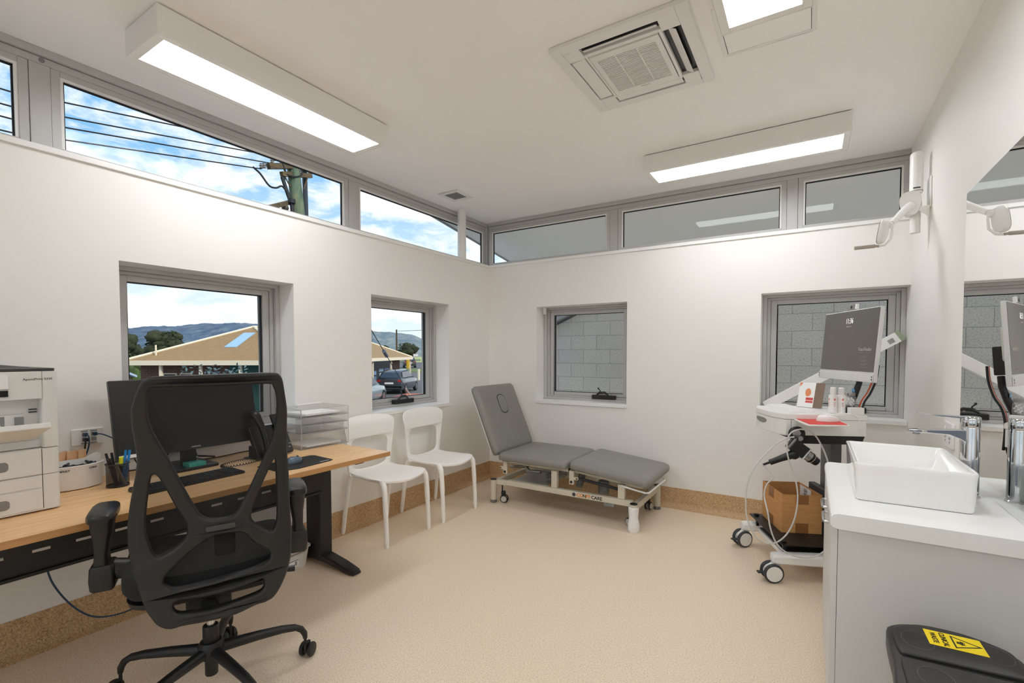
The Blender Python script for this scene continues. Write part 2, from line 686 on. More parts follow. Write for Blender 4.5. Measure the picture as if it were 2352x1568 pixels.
high_window('window_5', (A, 0, 0), HP, YB, B + .13, [-1.0, .727, 2.473], 'long grey framed high window under the ceiling on the left wall')
high_window('window_6', (0, B, 0), 0, A - .1, CX, [-1.56, -.145], 'long grey framed high window under the ceiling on the back wall', 'glass_b')
struct(bx('trim_4', M_['alu'], A - .19, B + .125, ZS + .028, A - .12, B + .19, ZC - .001, bevel=.004), 'grey corner post joining the two high windows', 'trim')
o = MB().cyl((0, 0, 0), (0, 0, ZC - ZS - .028), .041, seg=32).build('support_post', M_['white_metal'], loc=(-2.905, 3.70, ZS + .0275))
tag(o, 'round white steel post standing on the sill in the far corner of the high window', 'post')
mb = MB()
mb.cyl((A - .134, .727 + .008, ZC - .05), (A - .1365, .727 + .008, ZC - .05), .011, seg=16)
tag(mb.build('screw_cap', M_['grey_pl'], loc=(A - .135, .735, ZC - .05), world=True), 'small round screw cap at the top of the high window mullion', 'screw')

# ------------------------------------------------------------------ ceiling fixtures
M_['panel'] = mat('light_diffuser', (1, 1, 1, 1), .5, emit=(.94, .97, 1.0, 1), estr=12.5)
M_['gap'] = mat('gap_shade_grey', srgb(70, 68, 65), .8)  # grey that paints the shadow above light housings and under the basin


def ceiling_light(x0, y0, x1, y1, label):
    c = ((x0 + x1) / 2, (y0 + y1) / 2, ZC)
    o = thing('ceiling_light', label, 'ceiling light', c, 0, 'surface mounted ceiling lights')
    hx, hy, h = (x1 - x0) / 2, (y1 - y0) / 2, .121
    mb = MB()
    mb.box(-hx + .01, -hy + .01, -.006, hx - .01, hy - .01, -.0005)
    mb.build('shadow_gap_plate', M_['gap'], o)  # dark plate paints the shadow gap against the ceiling
    t = .004
    mb = MB()
    mb.box(-hx, -hy, -h, -hx + t, hy, -.006)
    mb.box(hx - t, -hy, -h, hx, hy, -.006)
    mb.box(-hx + t, -hy, -h, hx - t, -hy + t, -.006)
    mb.box(-hx + t, hy - t, -h, hx - t, hy, -.006)
    mb.box(-hx + t, -hy + t, -.010, hx - t, hy - t, -.006)
    mb.build('housing', M_['white_metal'], o)
    mb = MB()
    b = .036
    for (p, q, r, s) in ((-hx + t, -hy + t, -hx + b, hy - t), (hx - b, -hy + t, hx - t, hy - t), (-hx + b, -hy + t, hx - b, -hy + b), (-hx + b, hy - b, hx - b, hy - t)):
        mb.box(p, q, -h + .001, r, s, -h + .012)
    mb.build('rim', M_['white_metal'], o, bevel=.002)
    bx('diffuser', M_['panel'], -hx + b, -hy + b, -h + .008, hx - b, hy - b, -h + .012, o, smooth=False)
    return o


ceiling_light(-2.51, .882, -2.205, 2.085, 'long white box ceiling light above the desk, beside the left high window')
ceiling_light(-1.022, 3.362, .172, 3.664, 'long white box ceiling light near the back wall, above the trolley')
ceiling_light(-.33, .90, -.015, 2.10, 'white box ceiling light cut off by the picture edge, over the ceiling hatch')
ceiling_light(-2.3, -1.6, -1.1, -1.295, 'unseen box light added behind the viewpoint to brighten the room, nearer the desk')  # extra unseen lamp, added to light the room
ceiling_light(-.75, -1.6, .3, -1.295, 'unseen box light added behind the viewpoint to brighten the room, nearer the mirror')  # second unseen lamp added for brightness

# air conditioner cassette
o = thing('air_conditioner', 'square white ceiling air conditioner with louvred grille', 'air conditioner', (-.738, 2.283, ZC))
hx, hy = .303, .318
mb = MB()


def slotted(mb):
    # panel with four slots and a centre opening: border made of strips
    z0, z1 = -.022, -.0005
    mb.box(-hx, -hy, z0, -hx + .05, hy, z1)
    mb.box(hx - .05, -hy, z0, hx, hy, z1)
    mb.box(-hx + .05, -hy, z0, hx - .05, -hy + .05, z1)
    mb.box(-hx + .05, hy - .05, z0, hx - .05, hy, z1)
    for sx in (-1, 1):
        for sy in (-1, 1):
            mb.box(sx * (hx - .05), sy * (hy - .05), z0, sx * .175, sy * .19, z1)
    # ring between slots and grille
    mb.box(-.175, -.21, z0, -.162, .21, z1)
    mb.box(.162, -.21, z0, .175, .21, z1)
    mb.box(-.162, -.21, z0, .162, -.19, z1)
    mb.box(-.162, .19, z0, .162, .21, z1)
    return mb


slotted(mb).build('panel', M_['white_pl'], o, bevel=.003)
bx('slot_lining', M_['black_sm'], -hx + .03, -hy + .03, -.004, hx - .03, hy - .03, -.0006, o)
Mr = Matrix.Translation
for side, (cx, cy, lx, ly, ang) in enumerate(((-.214, 0, .066, .366, -4), (.214, 0, .036, .36, 30), (0, -.234, .33, .022, 24), (0, .236, .336, .046, 3))):
    ax = 'Y' if lx < ly else 'X'
    m4 = Mr((cx, cy, -.016)) @ Matrix.Rotation(R(ang), 4, ax)
    MB().box(-lx / 2, -ly / 2, -.003, lx / 2, ly / 2, .003, m4).build('louvre', M_['white_pl'], o, bevel=.002)
g = MB()
g.box(-.158, -.186, -.025, -.135, .186, -.016)
g.box(.135, -.186, -.025, .158, .186, -.016)
g.box(-.135, -.186, -.025, .135, -.145, -.016)
g.box(-.135, .15, -.025, .135, .186, -.016)
n = 26
for k in range(n):
    y = -.143 + .29 * (k + .5) / n
    g.box(-.135, y - .0028, -.025, .135, y + .0028, -.02)
for x in (-.05, .05):
    g.box(x - .002, -.145, -.0255, x + .002, .15, -.019)
gr = g.build('grille', M_['white_pl'], o)
bx('filter', mat('grey_filter', srgb(120, 118, 112), .9), -.135, -.145, -.017, .135, .15, -.012, gr)
mb = MB()
for k in range(5):
    mb.box(-.02 + k * .006, .164, -.0256, -.016 + k * .006, .169, -.0251)
mb.prism([(.014, .162), (.022, .162), (.018, .170)], -.0256, -.0251)
mb.build('logo', M_['grey_pl'], gr, smooth=False)

# hatch and exhaust vent
o = thing('ceiling_hatch', 'flush white access hatch in the ceiling next to the cut-off light', 'hatch', (-.188, 2.28, ZC))
mb = MB()
for (p, q, r, s) in ((-.183, -.18, -.165, .18), (.165, -.18, .183, .18), (-.165, .165, .165, .18), (-.165, -.18, .165, -.165)):
    mb.box(p, q, -.004, r, s, -.0005)
mb.build('frame', M_['white_metal'], o, bevel=.001)
bx('shadow_gap', M_['seal'], -.165, -.165, -.0012, .165, .165, -.0005, o)
bx('door', M_['ceil'], -.162, -.163, -.004, .162, .162, -.0013, o)
o = thing('ceiling_vent', 'small square white exhaust vent near the far corner of the ceiling', 'vent', (-2.673, 3.322, ZC))
mb = MB()
for (p, q, r, s) in ((-.112, -.115, -.07, .115), (.07, -.115, .112, .115), (-.07, .073, .07, .115), (-.07, -.115, .07, -.073)):
    mb.box(p, q, -.008, r, s, -.0005)
mb.build('frame', M_['white_pl'], o, bevel=.002)
bx('backing', M_['seal'], -.07, -.073, -.002, .07, .073, -.0006, o)
mb = MB()
for k in range(16):
    x = -.07 + .14 * (k + .5) / 16
    mb.box(x - .0022, -.073, -.006, x + .0022, .073, -.003)
    y = -.073 + .146 * (k + .5) / 16
    mb.box(-.07, y - .0022, -.0062, .07, y + .0022, -.0032)
mb.build('grille', M_['grey_pl'], o, smooth=False)
# ------------------------------------------------------------------ desk
M_['wood'] = ramp_mat('oak_laminate', [(.25, srgb(194, 146, 96)), (.45, srgb(222, 178, 126)), (.6, srgb(232, 192, 142)), (.8, srgb(212, 166, 114))], .33, scale=(26, 1.1, 26), nscale=2.2, detail=8, distort=.6)
M_['wood_e'] = ramp_mat('oak_laminate_edge', [(.2, srgb(134, 90, 50)), (.5, srgb(196, 146, 92)), (.8, srgb(172, 124, 74))], .4, scale=(8, .5, 90), nscale=4, detail=4, distort=.4)
M_['cable_blue'] = mat('dark_blue_cable', srgb(30, 62, 88), .45)
DZ = .72
o = thing('desk', 'long desk with oak laminate top, black steel beam and leg, along the left wall', 'desk', (-2.47, .9, 0))
bx('desktop', M_['wood'], -2.845, -.15, DZ - .0245, -2.0985, 1.979, DZ, o, world=True)
mb = MB()
mb.box(-2.0983, -.15, DZ - .025, -2.097, 1.981, DZ)
mb.box(-2.845, 1.9792, DZ - .025, -2.0983, 1.981, DZ)
mb.build('edge_band', M_['wood_e'], o, world=True)
# beam with two rows of slots
mb = MB()
xb = -2.5
zt, zb_ = DZ - .026, .468
y0, y1 = -.12, 1.8
rows = [(.645, .655), (.54, .551)]
zs = [zb_, rows[1][0], rows[1][1], rows[0][0], rows[0][1], zt]
ys = []
y = -.1
while y < y1 - .15:
    ys.append((y, y + .052))
    y += .128
for k in range(5):
    if k in (1, 3):
        cur = y0
        for a, b in ys:
            mb.box(xb - .002, cur, zs[k], xb, a, zs[k + 1])
            cur = b
        mb.box(xb - .002, cur, zs[k], xb, y1, zs[k + 1])
    else:
        mb.box(xb - .002, y0, zs[k], xb, y1, zs[k + 1])
mb.box(xb - .002, y0, zb_ - .012, xb + .012, y1, zb_)
mb.box(xb - .17, y0, zt - .02, xb - .002, y1, zt - .016)
mb.build('beam', M_['black_met'], o, world=True)
mb = MB()
for y in (.335, .86, .885, 1.7):
    MB().cyl((xb, y, .595), (xb + .003, y, .595), .006, seg=10).build('screw', M_['steel'], o, world=True)


def leg(y, parent):
    mb = MB()
    mb.box(-2.655, y - .045, .055, -2.515, y + .045, DZ - .055)
    lg = mb.build('leg', M_['black_met'], parent, world=True, bevel=.012)
    mb = MB()
    rings = []
    for x, h0, h1, hw in ((-2.80, .004, .018, .028), (-2.78, .004, .034, .036), (-2.6, .03, .07, .04), (-2.5, .03, .068, .04), (-2.36, .018, .048, .038), (-2.26, .006, .026, .036), (-2.235, .005, .017, .026)):
        rings.append([(x, y - hw, h0), (x, y + hw, h0), (x, y + hw, h1 - .006), (x, y + hw - .008, h1), (x, y - hw + .008, h1), (x, y - hw, h1 - .006)])
    mb.loft(rings)
    mb.cyl((-2.27, y, 0), (-2.27, y, .012), .018, seg=14)
    mb.cyl((-2.75, y, 0), (-2.75, y, .02), .018, seg=14)
    mb.build('foot', M_['black_met'], lg, world=True)
    mb = MB()
    mb.box(-2.77, y - .03, DZ - .06, -2.2, y + .03, DZ - .0255)
    mb.build('bracket', M_['black_met'], parent, world=True, bevel=.004)
    return lg


leg(1.845, o)
leg(-.05, o)

# ------------------------------------------------------------------ printer
M_['prn'] = mat('printer_shell', srgb(222, 221, 217), .45)
M_['prn_d'] = mat('printer_dark', srgb(58, 58, 58), .5)
o = thing('printer', 'large white laser printer with paper drawers at the left end of the desk', 'printer', (-2.56, .37, DZ))
X0, X1, Y0, Y1 = -2.80, -2.385, .10, .6
# frame of the front: right column with rounded edge, drawers, upper body with recess
mb = MB()
pr = rrect(X0, Y0, X1, Y1, .018, 5)
mb.prism(pr, DZ + .006, DZ + .135)
mb.build('tray_unit', M_['prn'], o, world=True)
mb = MB()
mb.prism(pr, DZ + .137, DZ + .232)
mb.build('cassette_unit', M_['prn'], o, world=True)
mb = MB()
mb.prism([(p[0], p[1]) for p in rrect(X0, Y0, X1 - .055, Y1, .018, 5)], DZ + .234, DZ + .5145)
mb.prism(rrect(X1 - .06, .555, X1, Y1, .012, 4), DZ + .234, DZ + .515)
mb.box(X1 - .06, Y0, DZ + .415, X1, .556, DZ + .515)
mb.box(X1 - .06, Y0, DZ + .234, X1 - .03, .556, DZ + .262)
mb.build('body', M_['prn'], o, world=True, bevel=.002)
mb = MB()
mb.prism(rrect(X0 + .004, Y0 + .004, X1 - .004, Y1 - .004, .016, 5), DZ + .515, DZ + .526)
rings = []
for y, h in ((Y0 + .03, .03), (.44, .034), (.465, .03), (.48, .012), (.56, .002)):
    rings.append([(X0 + .05, y, DZ + .524), (X1 - .14, y, DZ + .524), (X1 - .15, y, DZ + .526 + h), (X0 + .06, y, DZ + .526 + h)])
mb.loft(rings)
mb.build('top_cover', M_['prn_d'], o, world=True, bevel=.002)
d = bx('drawer', M_['prn'], X1, Y0 + .01, DZ + .012, X1 + .004, .548, DZ + .085, o, world=True, bevel=.0015)
d2 = bx('drawer', M_['prn'], X1, Y0 + .01, DZ + .09, X1 + .004, .548, DZ + .131, o, world=True, bevel=.0015)
d3 = bx('drawer', M_['prn'], X1, Y0 + .01, DZ + .14, X1 + .004, .548, DZ + .23, o, world=True, bevel=.0015)
for dd, z in ((d, .03), (d3, .165)):
    mb = MB()
    poly = rrect(.30, DZ + z, .462, DZ + z + .034, .012, 4)
    mb.prism(poly, 0, .0012, Matrix(((0, 0, 1, X1 + .0042), (1, 0, 0, 0), (0, 1, 0, 0), (0, 0, 0, 1))))
    mb.build('handle', M_['grey_pl'], dd, world=True)
mb = MB()
mb.box(X1 + .0002, .549, DZ + .012, X1 + .0006, .5505, DZ + .232)
mb.build('seam', M_['seal'], o, world=True)
# recess with fold-down tray
bx('guide_panel', M_['prn'], X1 - .054, .1, DZ + .27, X1 - .04, .515, DZ + .36, o, world=True, bevel=.002)
mb = MB()
bx('paper_stop', M_['grey_pl'], X1 - .054, .49, DZ + .31, X1 - .028, .512, DZ + .35, o, world=True)
for z in (.362, .372):
    bx('guide_mark', M_['prn_d'], X1 - .054, .53, DZ + z, X1 - .05, .552, DZ + z + .004, o, world=True)

mb = MB()
mb._add([(X1 - .03, .1, DZ + .262), (X1 - .03, .535, DZ + .262), (X1 + .085, .56, DZ + .315), (X1 + .085, .1, DZ + .315),
         (X1 - .03, .1, DZ + .272), (X1 - .03, .535, DZ + .272), (X1 + .08, .56, DZ + .335), (X1 + .08, .1, DZ + .335)],
        [(0, 3, 2, 1), (4, 5, 6, 7), (0, 1, 5, 4), (1, 2, 6, 5), (2, 3, 7, 6), (3, 0, 4, 7)])
tr = mb.build('fold_tray', M_['prn'], o, world=True, bevel=.004)
mb = MB()
lab = frame_M((X1 - .0392, .38, DZ + .325), (0, 1, 0), (0, 0, 1))
mb._add([(-.06, -.028, 0), (-.005, -.028, 0), (-.005, .028, 0), (-.06, .028, 0)], [(0, 1, 2, 3)], lab)
mb._add([(.02, -.025, 0), (.085, -.025, 0), (.085, .03, 0), (.02, .03, 0)], [(0, 1, 2, 3)], lab)
st = mb.build('instruction_label', M_['grey_pl'], o, world=True, smooth=False)
mb = MB()
mb.lathe([(.024, 0), (.024, .0004)], (0, 0, 0), 24, lab @ Mr((-.032, 0, .0003)))
mb.build('round_picture', M_['white_pl'], st, world=True, smooth=False)
mb = MB()
for (u, v, w_, h_) in ((.03, .012, .04, .012), (.045, -.008, .03, .008), (.04, -.018, .035, .006)):
    mb.box(u, v, .0002, u + w_, v + h_, .0006, lab)
mb.build('drawing', M_['white_pl'], st, world=True, smooth=False)
bx('control_panel', mat('pale_panel', srgb(236, 236, 236), .3), X1, .16, DZ + .455, X1 + .006, .47, DZ + .505, o, world=True, bevel=.002)
bx('status_window', M_['black_sm'], X1, .16, DZ + .428, X1 + .005, .468, DZ + .45, o, world=True)
text('lettering', 'ApeosPrint 5330', .0115, M_['prn_d'], o, frame_M((X1 + .0004, .585, DZ + .487), (0, 1, 0), (0, 0, 1)), align='RIGHT', world=True)

# ------------------------------------------------------------------ tongue depressor tub
M_['spat'] = mat('pale_wood', srgb(226, 184, 140), .6, var=.08, vscale=30)
TX, TY = -2.70, .716
o = thing('supply_tub', 'white oval plastic tub beside the printer holding wooden sticks and black tips', 'tub', (TX, TY, DZ))


def oval(rx, ry, z, n=40):
    return [(rx * math.cos(2 * PI * k / n), ry * math.sin(2 * PI * k / n), z) for k in range(n)]


mb = MB()
prof = [(.062, .088, .001), (.072, .098, .004), (.08, .106, .1), (.083, .109, .103), (.08, .106, .105), (.077, .103, .1), (.069, .094, .008), (.06, .085, .006)]
mb.loft([oval(a, b, z) for a, b, z in prof])
mb.build('bowl', M_['white_pl'], o)
rings = []
mb = MB()
for y in [-.1 + .2 * k / 20 for k in range(21)]:
    x = .0 - .018 * math.sqrt(max(0, 1 - (y / .105) ** 2))
    h = .118 + .02 * math.exp(-((y - .085) / .025) ** 2)
    rings.append([(x - .002, y, .008), (x + .002, y, .008), (x + .002, y, h), (x - .002, y, h)])
mb.loft(rings)
mb.build('divider', M_['white_pl'], o)
for s, y, body in ((1, -.045, 'ADULT'), (1, .05, 'CHILD')):
    xx = .0805 * math.sqrt(1 - (y / .108) ** 2)
    n_ = Vector((xx / .0065, y / .0118, 0)).normalized()
    tdir = Vector((-n_.y, n_.x, 0))
    text('lettering', body, .011, M_['prn_d'], o, frame_M((xx + n_.x * .001, y, .088), tdir, (0, 0, 1)), bold=.0003)
# wooden sticks, rear half
st0 = None
for k in range(11):
    y = TY - .085 + k * .0145
    x = TX - .045 + .01 * math.sin(k * 2.3)
    if st0 is None:
        poly = [(-.009, 0), (.009, 0), (.009, .133)] + [(.009 * math.cos(R(a)), .133 + .009 * math.sin(R(a))) for a in range(15, 180, 15)] + [(-.009, .133)]
        mb = MB().prism(poly, -.0008, .0008, Matrix(((0, 0, 1, 0), (1, 0, 0, 0), (0, 1, 0, 0), (0, 0, 0, 1))))
        st0 = mb.build('tongue_depressor', M_['spat'], loc=(x, y, DZ + .012))
        s = st0
    else:
        s = st0.copy()
        COL.objects.link(s)
        s.location = (x, y, DZ + .012)
    tilt = (-.22 + .035 * k) if k < 7 else .05
    s.rotation_euler = (tilt * .8, 0, .1 * math.sin(k * 1.7))
    tag(s, 'wooden tongue depressor with rounded end standing in the white tub', 'wooden stick', 'wooden tongue depressors in the tub')
M_['tip'] = mat('black_tip', srgb(28, 30, 34), .4)
sp0 = None
for k, (x, y, rz) in enumerate(((.035, -.05, .3), (.05, -.035, 1.9), (.03, -.028, 2.6), (.038, .03, .9), (.05, .045, 2.2), (.03, .055, 3.4), (.02, .0, 1.2))):
    if sp0 is None:
        mb = MB().lathe([(.012, 0), (.013, .006), (.008, .014), (.004, .034), (.003, .034), (.006, .014), (.009, .002)], (0, 0, 0), 14, Matrix.Rotation(R(70), 4, 'Y'))
        sp0 = mb.build('ear_tip', M_['tip'], loc=(TX + x, TY + y, DZ + .09))
        s = sp0
    else:
        s = sp0.copy()
        COL.objects.link(s)
        s.location = (TX + x, TY + y, DZ + .088 + .004 * (k % 3))
    s.rotation_euler = (0, 0, rz)
    tag(s, 'small black conical ear tip lying in the front half of the white tub', 'ear tip', 'black ear tips in the tub')
# ------------------------------------------------------------------ wall outlet and plugs
o = thing('data_outlet', 'white data outlet plate on the wall above the tub', 'outlet', (A, .815, .913))
mb = MB().prism(rrect(-.058, -.037, .058, .037, .004, 3), 0, .01, frame_M((0, 0, 0), (0, 1, 0), (0, 0, 1)))
mb.build('plate', M_['white_pl'], o, bevel=.002)
for k, (y, z) in enumerate(((-.012, .012), (.022, .012), (-.012, -.012), (.022, -.012))):
    bx('socket', mat('socket_grey', srgb(150, 150, 148), .5), .010, y - .009, z - .008, .0125, y + .009, z + .008, o)
    bx('marker', M_['grey_pl'], .010, y - .012, z + (.013 if z > 0 else -.02), .0112, y + .012, z + (.017 if z > 0 else -.016), o)


def cable(name, pts, r, m, label, cat, plug=None, group=None):
    P = smooth_loop(pts, 6, False)
    o = thing(name, label, cat, pts[0], group=group)
    MB().tube(P, r, 8).build('cord', m, o, world=True)
    if plug:
        MB().box(*plug).build('plug', m, o, world=True, bevel=.002)
    return o


cable('data_cable', [(A + .034, .803, .925), (A + .055, .806, .915), (A + .05, .805, .87), (A + .035, .79, .80), (A + .03, .78, .74), (A + .02, .775, .728)], .003, M_['cable_blue'],
      'blue data cable hanging from the left socket of the wall outlet behind the tub', 'cable', (A + .0128, .796, .918, A + .036, .81, .933))
cable('data_cable', [(A + .034, .837, .925), (A + .06, .86, .92), (A + .08, .91, .88), (A + .09, .955, .81), (A + .09, .985, .745), (A + .1, 1.01, .724)], .003, M_['cable_blue'],
      'blue data cable curving from the wall outlet down behind the black monitor', 'cable', (A + .0128, .829, .918, A + .036, .844, .933))
cable('power_cable', [(A + .034, .80, .902), (A + .046, .796, .89), (A + .042, .79, .84), (A + .045, .775, .78), (A + .045, .76, .727)], .0032, M_['black_pl'],
      'black cable hanging from the lower socket of the wall outlet', 'cable', (A + .0128, .795, .894, A + .036, .812, .909))

# ------------------------------------------------------------------ pen cup
PX, PY = -2.562, .83
M_['mesh'] = mix_transparent('black_wire_mesh', srgb(28, 28, 34), .55, .5)
o = thing('pen_cup', 'black wire mesh pen cup on the desk between tub and monitor', 'pen cup', (PX, PY, DZ))
MB().tube([(.041 * math.cos(2 * PI * k / 28), .041 * math.sin(2 * PI * k / 28), .1) for k in range(28)], .0028, 8, True).build('rim', M_['black_met'], o)
mb = MB().lathe([(.039, 0), (.041, .002), (.041, .008), (.039, .009), (.0385, .004), (0, .004)], (0, 0, 0), 28)
mb.build('base', M_['black_met'], o)
mb = MB().grid(28, 1, lambda u, v: (.040 * math.cos(2 * PI * u), .040 * math.sin(2 * PI * u), .009 + .09 * v))
mb.build('mesh_wall', M_['mesh'], o)


def pen(name, x, y, ax, ay, L, r, m, label, cat, cap=None, capm=None, z=.006, group=None):
    """pen leaning in the cup; ax, ay = lean of its top"""
    top = Vector((x + ax, y + ay, 0))
    d = Vector((ax, ay, math.sqrt(max(L * L - ax * ax - ay * ay, .001)))).normalized()
    base = Vector((PX + x, PY + y, DZ + z))
    o = thing(name, label, cat, base, group=group)
    mb = MB().cyl(base, base + d * L * (1 - (cap or 0)), r, seg=12)
    mb.build('barrel', m, o, world=True)
    if cap:
        mb = MB().cyl(base + d * L * (1 - cap), base + d * L, r * 1.18, r * 1.1, seg=12)
        mb.build('cap', capm, o, world=True, bevel=.001)
    return o


M_['pblue'] = mat('blue_pen_plastic', srgb(10, 130, 205), .35)
M_['pclear'] = mat('blue_tinted_barrel', srgb(60, 120, 180), .2)
M_['yel'] = mat('highlighter_yellow', srgb(228, 226, 30), .4)
pen('ballpoint_pen', .012, .012, .004, .014, .15, .0045, M_['pclear'], 'blue capped pen in the mesh cup, nearer the tub', 'pen', .3, M_['pblue'])
pen('ballpoint_pen', .016, .02, .006, .018, .15, .0045, M_['pclear'], 'blue capped pen in the mesh cup, nearer the monitor', 'pen', .3, M_['pblue'])
pen('black_pen', -.018, -.004, -.012, -.026, .142, .0045, M_['black_pl'], 'tallest black pen in the mesh cup, leaning toward the tub', 'pen', .3, M_['black_sm'])
pen('black_pen', -.02, .004, -.01, -.014, .14, .0045, M_['black_pl'], 'black pen in the mesh cup beside the tallest one', 'pen', .3, M_['black_sm'])
pen('marker_pen', .0, -.004, .01, -.03, .125, .008, M_['black_pl'], 'thick black marker leaning on the rim of the mesh cup', 'marker', .35, M_['black_sm'])
pen('highlighter', .0, .014, -.001, .004, .118, .0105, M_['black_pl'], 'yellow and black highlighter standing in the mesh cup', 'highlighter', .3, M_['yel'])
pen('grip_pen', .02, .02, .006, -.034, .098, .0065, mat('beige_grip', srgb(150, 140, 122), .6, bump=.5, bscale=700), 'beige textured pen lying diagonally inside the mesh cup', 'pen')

# ------------------------------------------------------------------ monitor
M_['screen'] = mat('dark_screen', srgb(26, 26, 26), .32, spec=.4)
o = thing('monitor', 'black computer monitor on the desk behind the office chair', 'monitor', (-2.71, 1.165, DZ))
yc = 1.165
tl = R(11.5)
up = Vector((-math.sin(tl), 0, math.cos(tl)))
Ms = frame_M((-2.605, yc, .822), (0, 1, 0), up)     # x across, y up the screen, z towards the room
mb = MB()
mb.box(-.323, 0, -.026, .323, .362, 0, Ms)
mb.build('bezel', M_['black_sm'], o, world=True, bevel=.004)
mb = MB()
mb.box(-.315, .026, .0002, .315, .356, .0012, Ms)
mb.build('screen', M_['screen'], o, world=True)
mb = MB()
mb.box(-.323, .0, .0004, .323, .024, .002, Ms)
chn = mb.build('chin', M_['black_pl'], o, world=True)
mb = MB()
mb.box(-.021, .010, .0021, .021, .016, .0026, Ms)
mb.build('logo', M_['steel'], chn, world=True)
mb = MB()
mb.box(-.315, .004, .0021, -.18, .019, .0027, Ms)
mb.build('sticker', M_['white_pl'], chn, world=True)
mb = MB()
mb.box(-.15, .08, -.06, .15, .26, -.026, Ms)
mb.build('back_shell', M_['black_pl'], o, world=True, bevel=.012)
mb = MB()
mb.box(-2.71, yc - .032, DZ + .016, -2.672, yc + .032, .96)
mb.build('neck', M_['black_sm'], o, world=True, bevel=.006)
mb = MB().prism(rrect(-2.835, yc - .105, -2.588, yc + .105, .02, 5), DZ, DZ + .014)
mb.build('stand_base', M_['black_sm'], o, world=True, bevel=.003)
o = tag(bx('sticky_note_block', mat('teal_paper', srgb(70, 178, 160), .8), -2.668, yc - .035, DZ + .0142, -2.60, yc + .042, DZ + .032, None, loc=(-2.634, yc, DZ + .0142), world=True),
        'teal block of sticky notes on the foot of the black monitor', 'sticky notes')
# cables behind the monitor
cable('monitor_cable', [(-2.755, 1.14, .93), (-2.78, 1.13, .86), (-2.77, 1.10, .78), (-2.79, 1.02, .735), (-2.83, .95, .7235)], .0032, M_['black_pl'], 'thin black cable running to the left of the monitor foot', 'cable')
cable('monitor_cable', [(-2.785, 1.2, .93), (-2.79, 1.215, .84), (-2.77, 1.235, .77), (-2.79, 1.255, .75), (-2.80, 1.3, .738), (-2.81, 1.35, .7255)], .005, M_['black_pl'], 'thick black cable looping behind the right of the monitor neck', 'cable')
cable('monitor_cable', [(-2.80, 1.26, .7235), (-2.79, 1.38, .7235), (-2.81, 1.5, .7235), (-2.79, 1.6, .7235)], .0032, M_['black_pl'], 'thin black cable lying along the desk between monitor and phone', 'cable')

# ------------------------------------------------------------------ keyboard, mouse, mouse pad
M_['key'] = mat('key_black', srgb(38, 38, 42), .5)
M_['kbd'] = mat('keyboard_black', srgb(22, 22, 24), .45)


def keyboard(name, label, c, rz, W, D, m, mk, th=.012):
    o = thing(name, label, 'keyboard', c, rz)
    rings = [[(x, y, z) for x, y in rrect(-W / 2, -D / 2, W / 2, D / 2, .012, 4)] for z in (0, th * .75)]
    top = [(x, y, th * .8 + (y + D / 2) / D * .006) for x, y in rrect(-W / 2 + .002, -D / 2 + .002, W / 2 - .002, D / 2 - .002, .011, 4)]
    MB().loft(rings + [top]).build('case', m, o)
    rows, n = 6, 15
    fields = [(-W / 2 + .008, W * .62, n), (-W / 2 + .008 + W * .635, W * .13, 3), (-W / 2 + .008 + W * .785, W * .175, 4)]
    for r_ in range(rows):
        mb = MB()
        y = -D / 2 + .009 + r_ * (D - .018) / rows
        h = (D - .018) / rows - .0035
        for x0, w_, nk in fields:
            cells = [1] * nk
            if nk == 15 and r_ == 0:
                cells = [1.2, 1.2, 1.2, 6, 1.2, 1.2, 1.5, 1.5]
            elif nk == 15:
                cells[0] = 1 + .25 * (r_ % 3)
            s = w_ / sum(cells)
            x = x0
            for c_ in cells:
                z = th * .8 + (y + D / 2) / D * .006
                mb.box(x + .001, y, z, x + c_ * s - .0018, y + h, z + .0035)
                x += c_ * s
        mb.build('key_row', mk, o, smooth=False)
    return o


keyboard('keyboard', 'black full size keyboard on the desk in front of the monitor', (-2.372, 1.035, DZ), HP + .05, .43, .135, M_['kbd'], M_['key'])

o = thing('mouse_pad', 'black mouse pad with cut corners near the right end of the desk', 'mouse pad', (-2.29, 1.535, DZ))
poly = [(-2.215, 1.345), (-2.19, 1.375), (-2.17, 1.44), (-2.188, 1.635), (-2.20, 1.66), (-2.375, 1.672), (-2.395, 1.655), (-2.40, 1.38), (-2.38, 1.345)]
MB().prism(poly, DZ, DZ + .003).build('pad', mat('pad_black', srgb(20, 20, 22), .75), o, world=True)
mb = MB()
for k in range(8):
    mb.box(-2.209, 1.585 + k * .0072, DZ + .003, -2.2025, 1.590 + k * .0072, DZ + .0034)
mb.build('lettering', M_['white_pl'], o, world=True, smooth=False)


def mouse(name, label, c, rz, L, W, H, m, wheel=True):
    o = thing(name, label, 'mouse', c, rz)

    def f(u, v):
        a = 2 * PI * u
        t = v * PI / 2
        r = math.cos(t) ** .45 if v < 1 else 0
        x = L / 2 * math.cos(a) * r
        y = W / 2 * math.sin(a) * r * (1 - .12 * math.cos(2 * a))
        z = H * math.sin(t) ** .8 * (1 - .25 * max(0, x / (L / 2)))
        return (x, y, z + .001)
    MB().grid(28, 8, f).build('shell', m, o)
    if wheel:
        MB().cyl((L * .22, -.003, H * .86), (L * .22, .003, H * .86), .007, seg=14).build('wheel', M_['seal'], o)
    return o


mouse('computer_mouse', 'small blue-grey mouse on the black mouse pad', (-2.30, 1.50, DZ + .0032), HP + .35, .1, .06, .032, mat('mouse_slate', srgb(92, 108, 124), .22, .3))

# ------------------------------------------------------------------ desk phone
o = thing('telephone', 'black desk telephone with handset on its side, seen behind the chair back', 'telephone', (-2.555, 1.535, DZ), R(98))
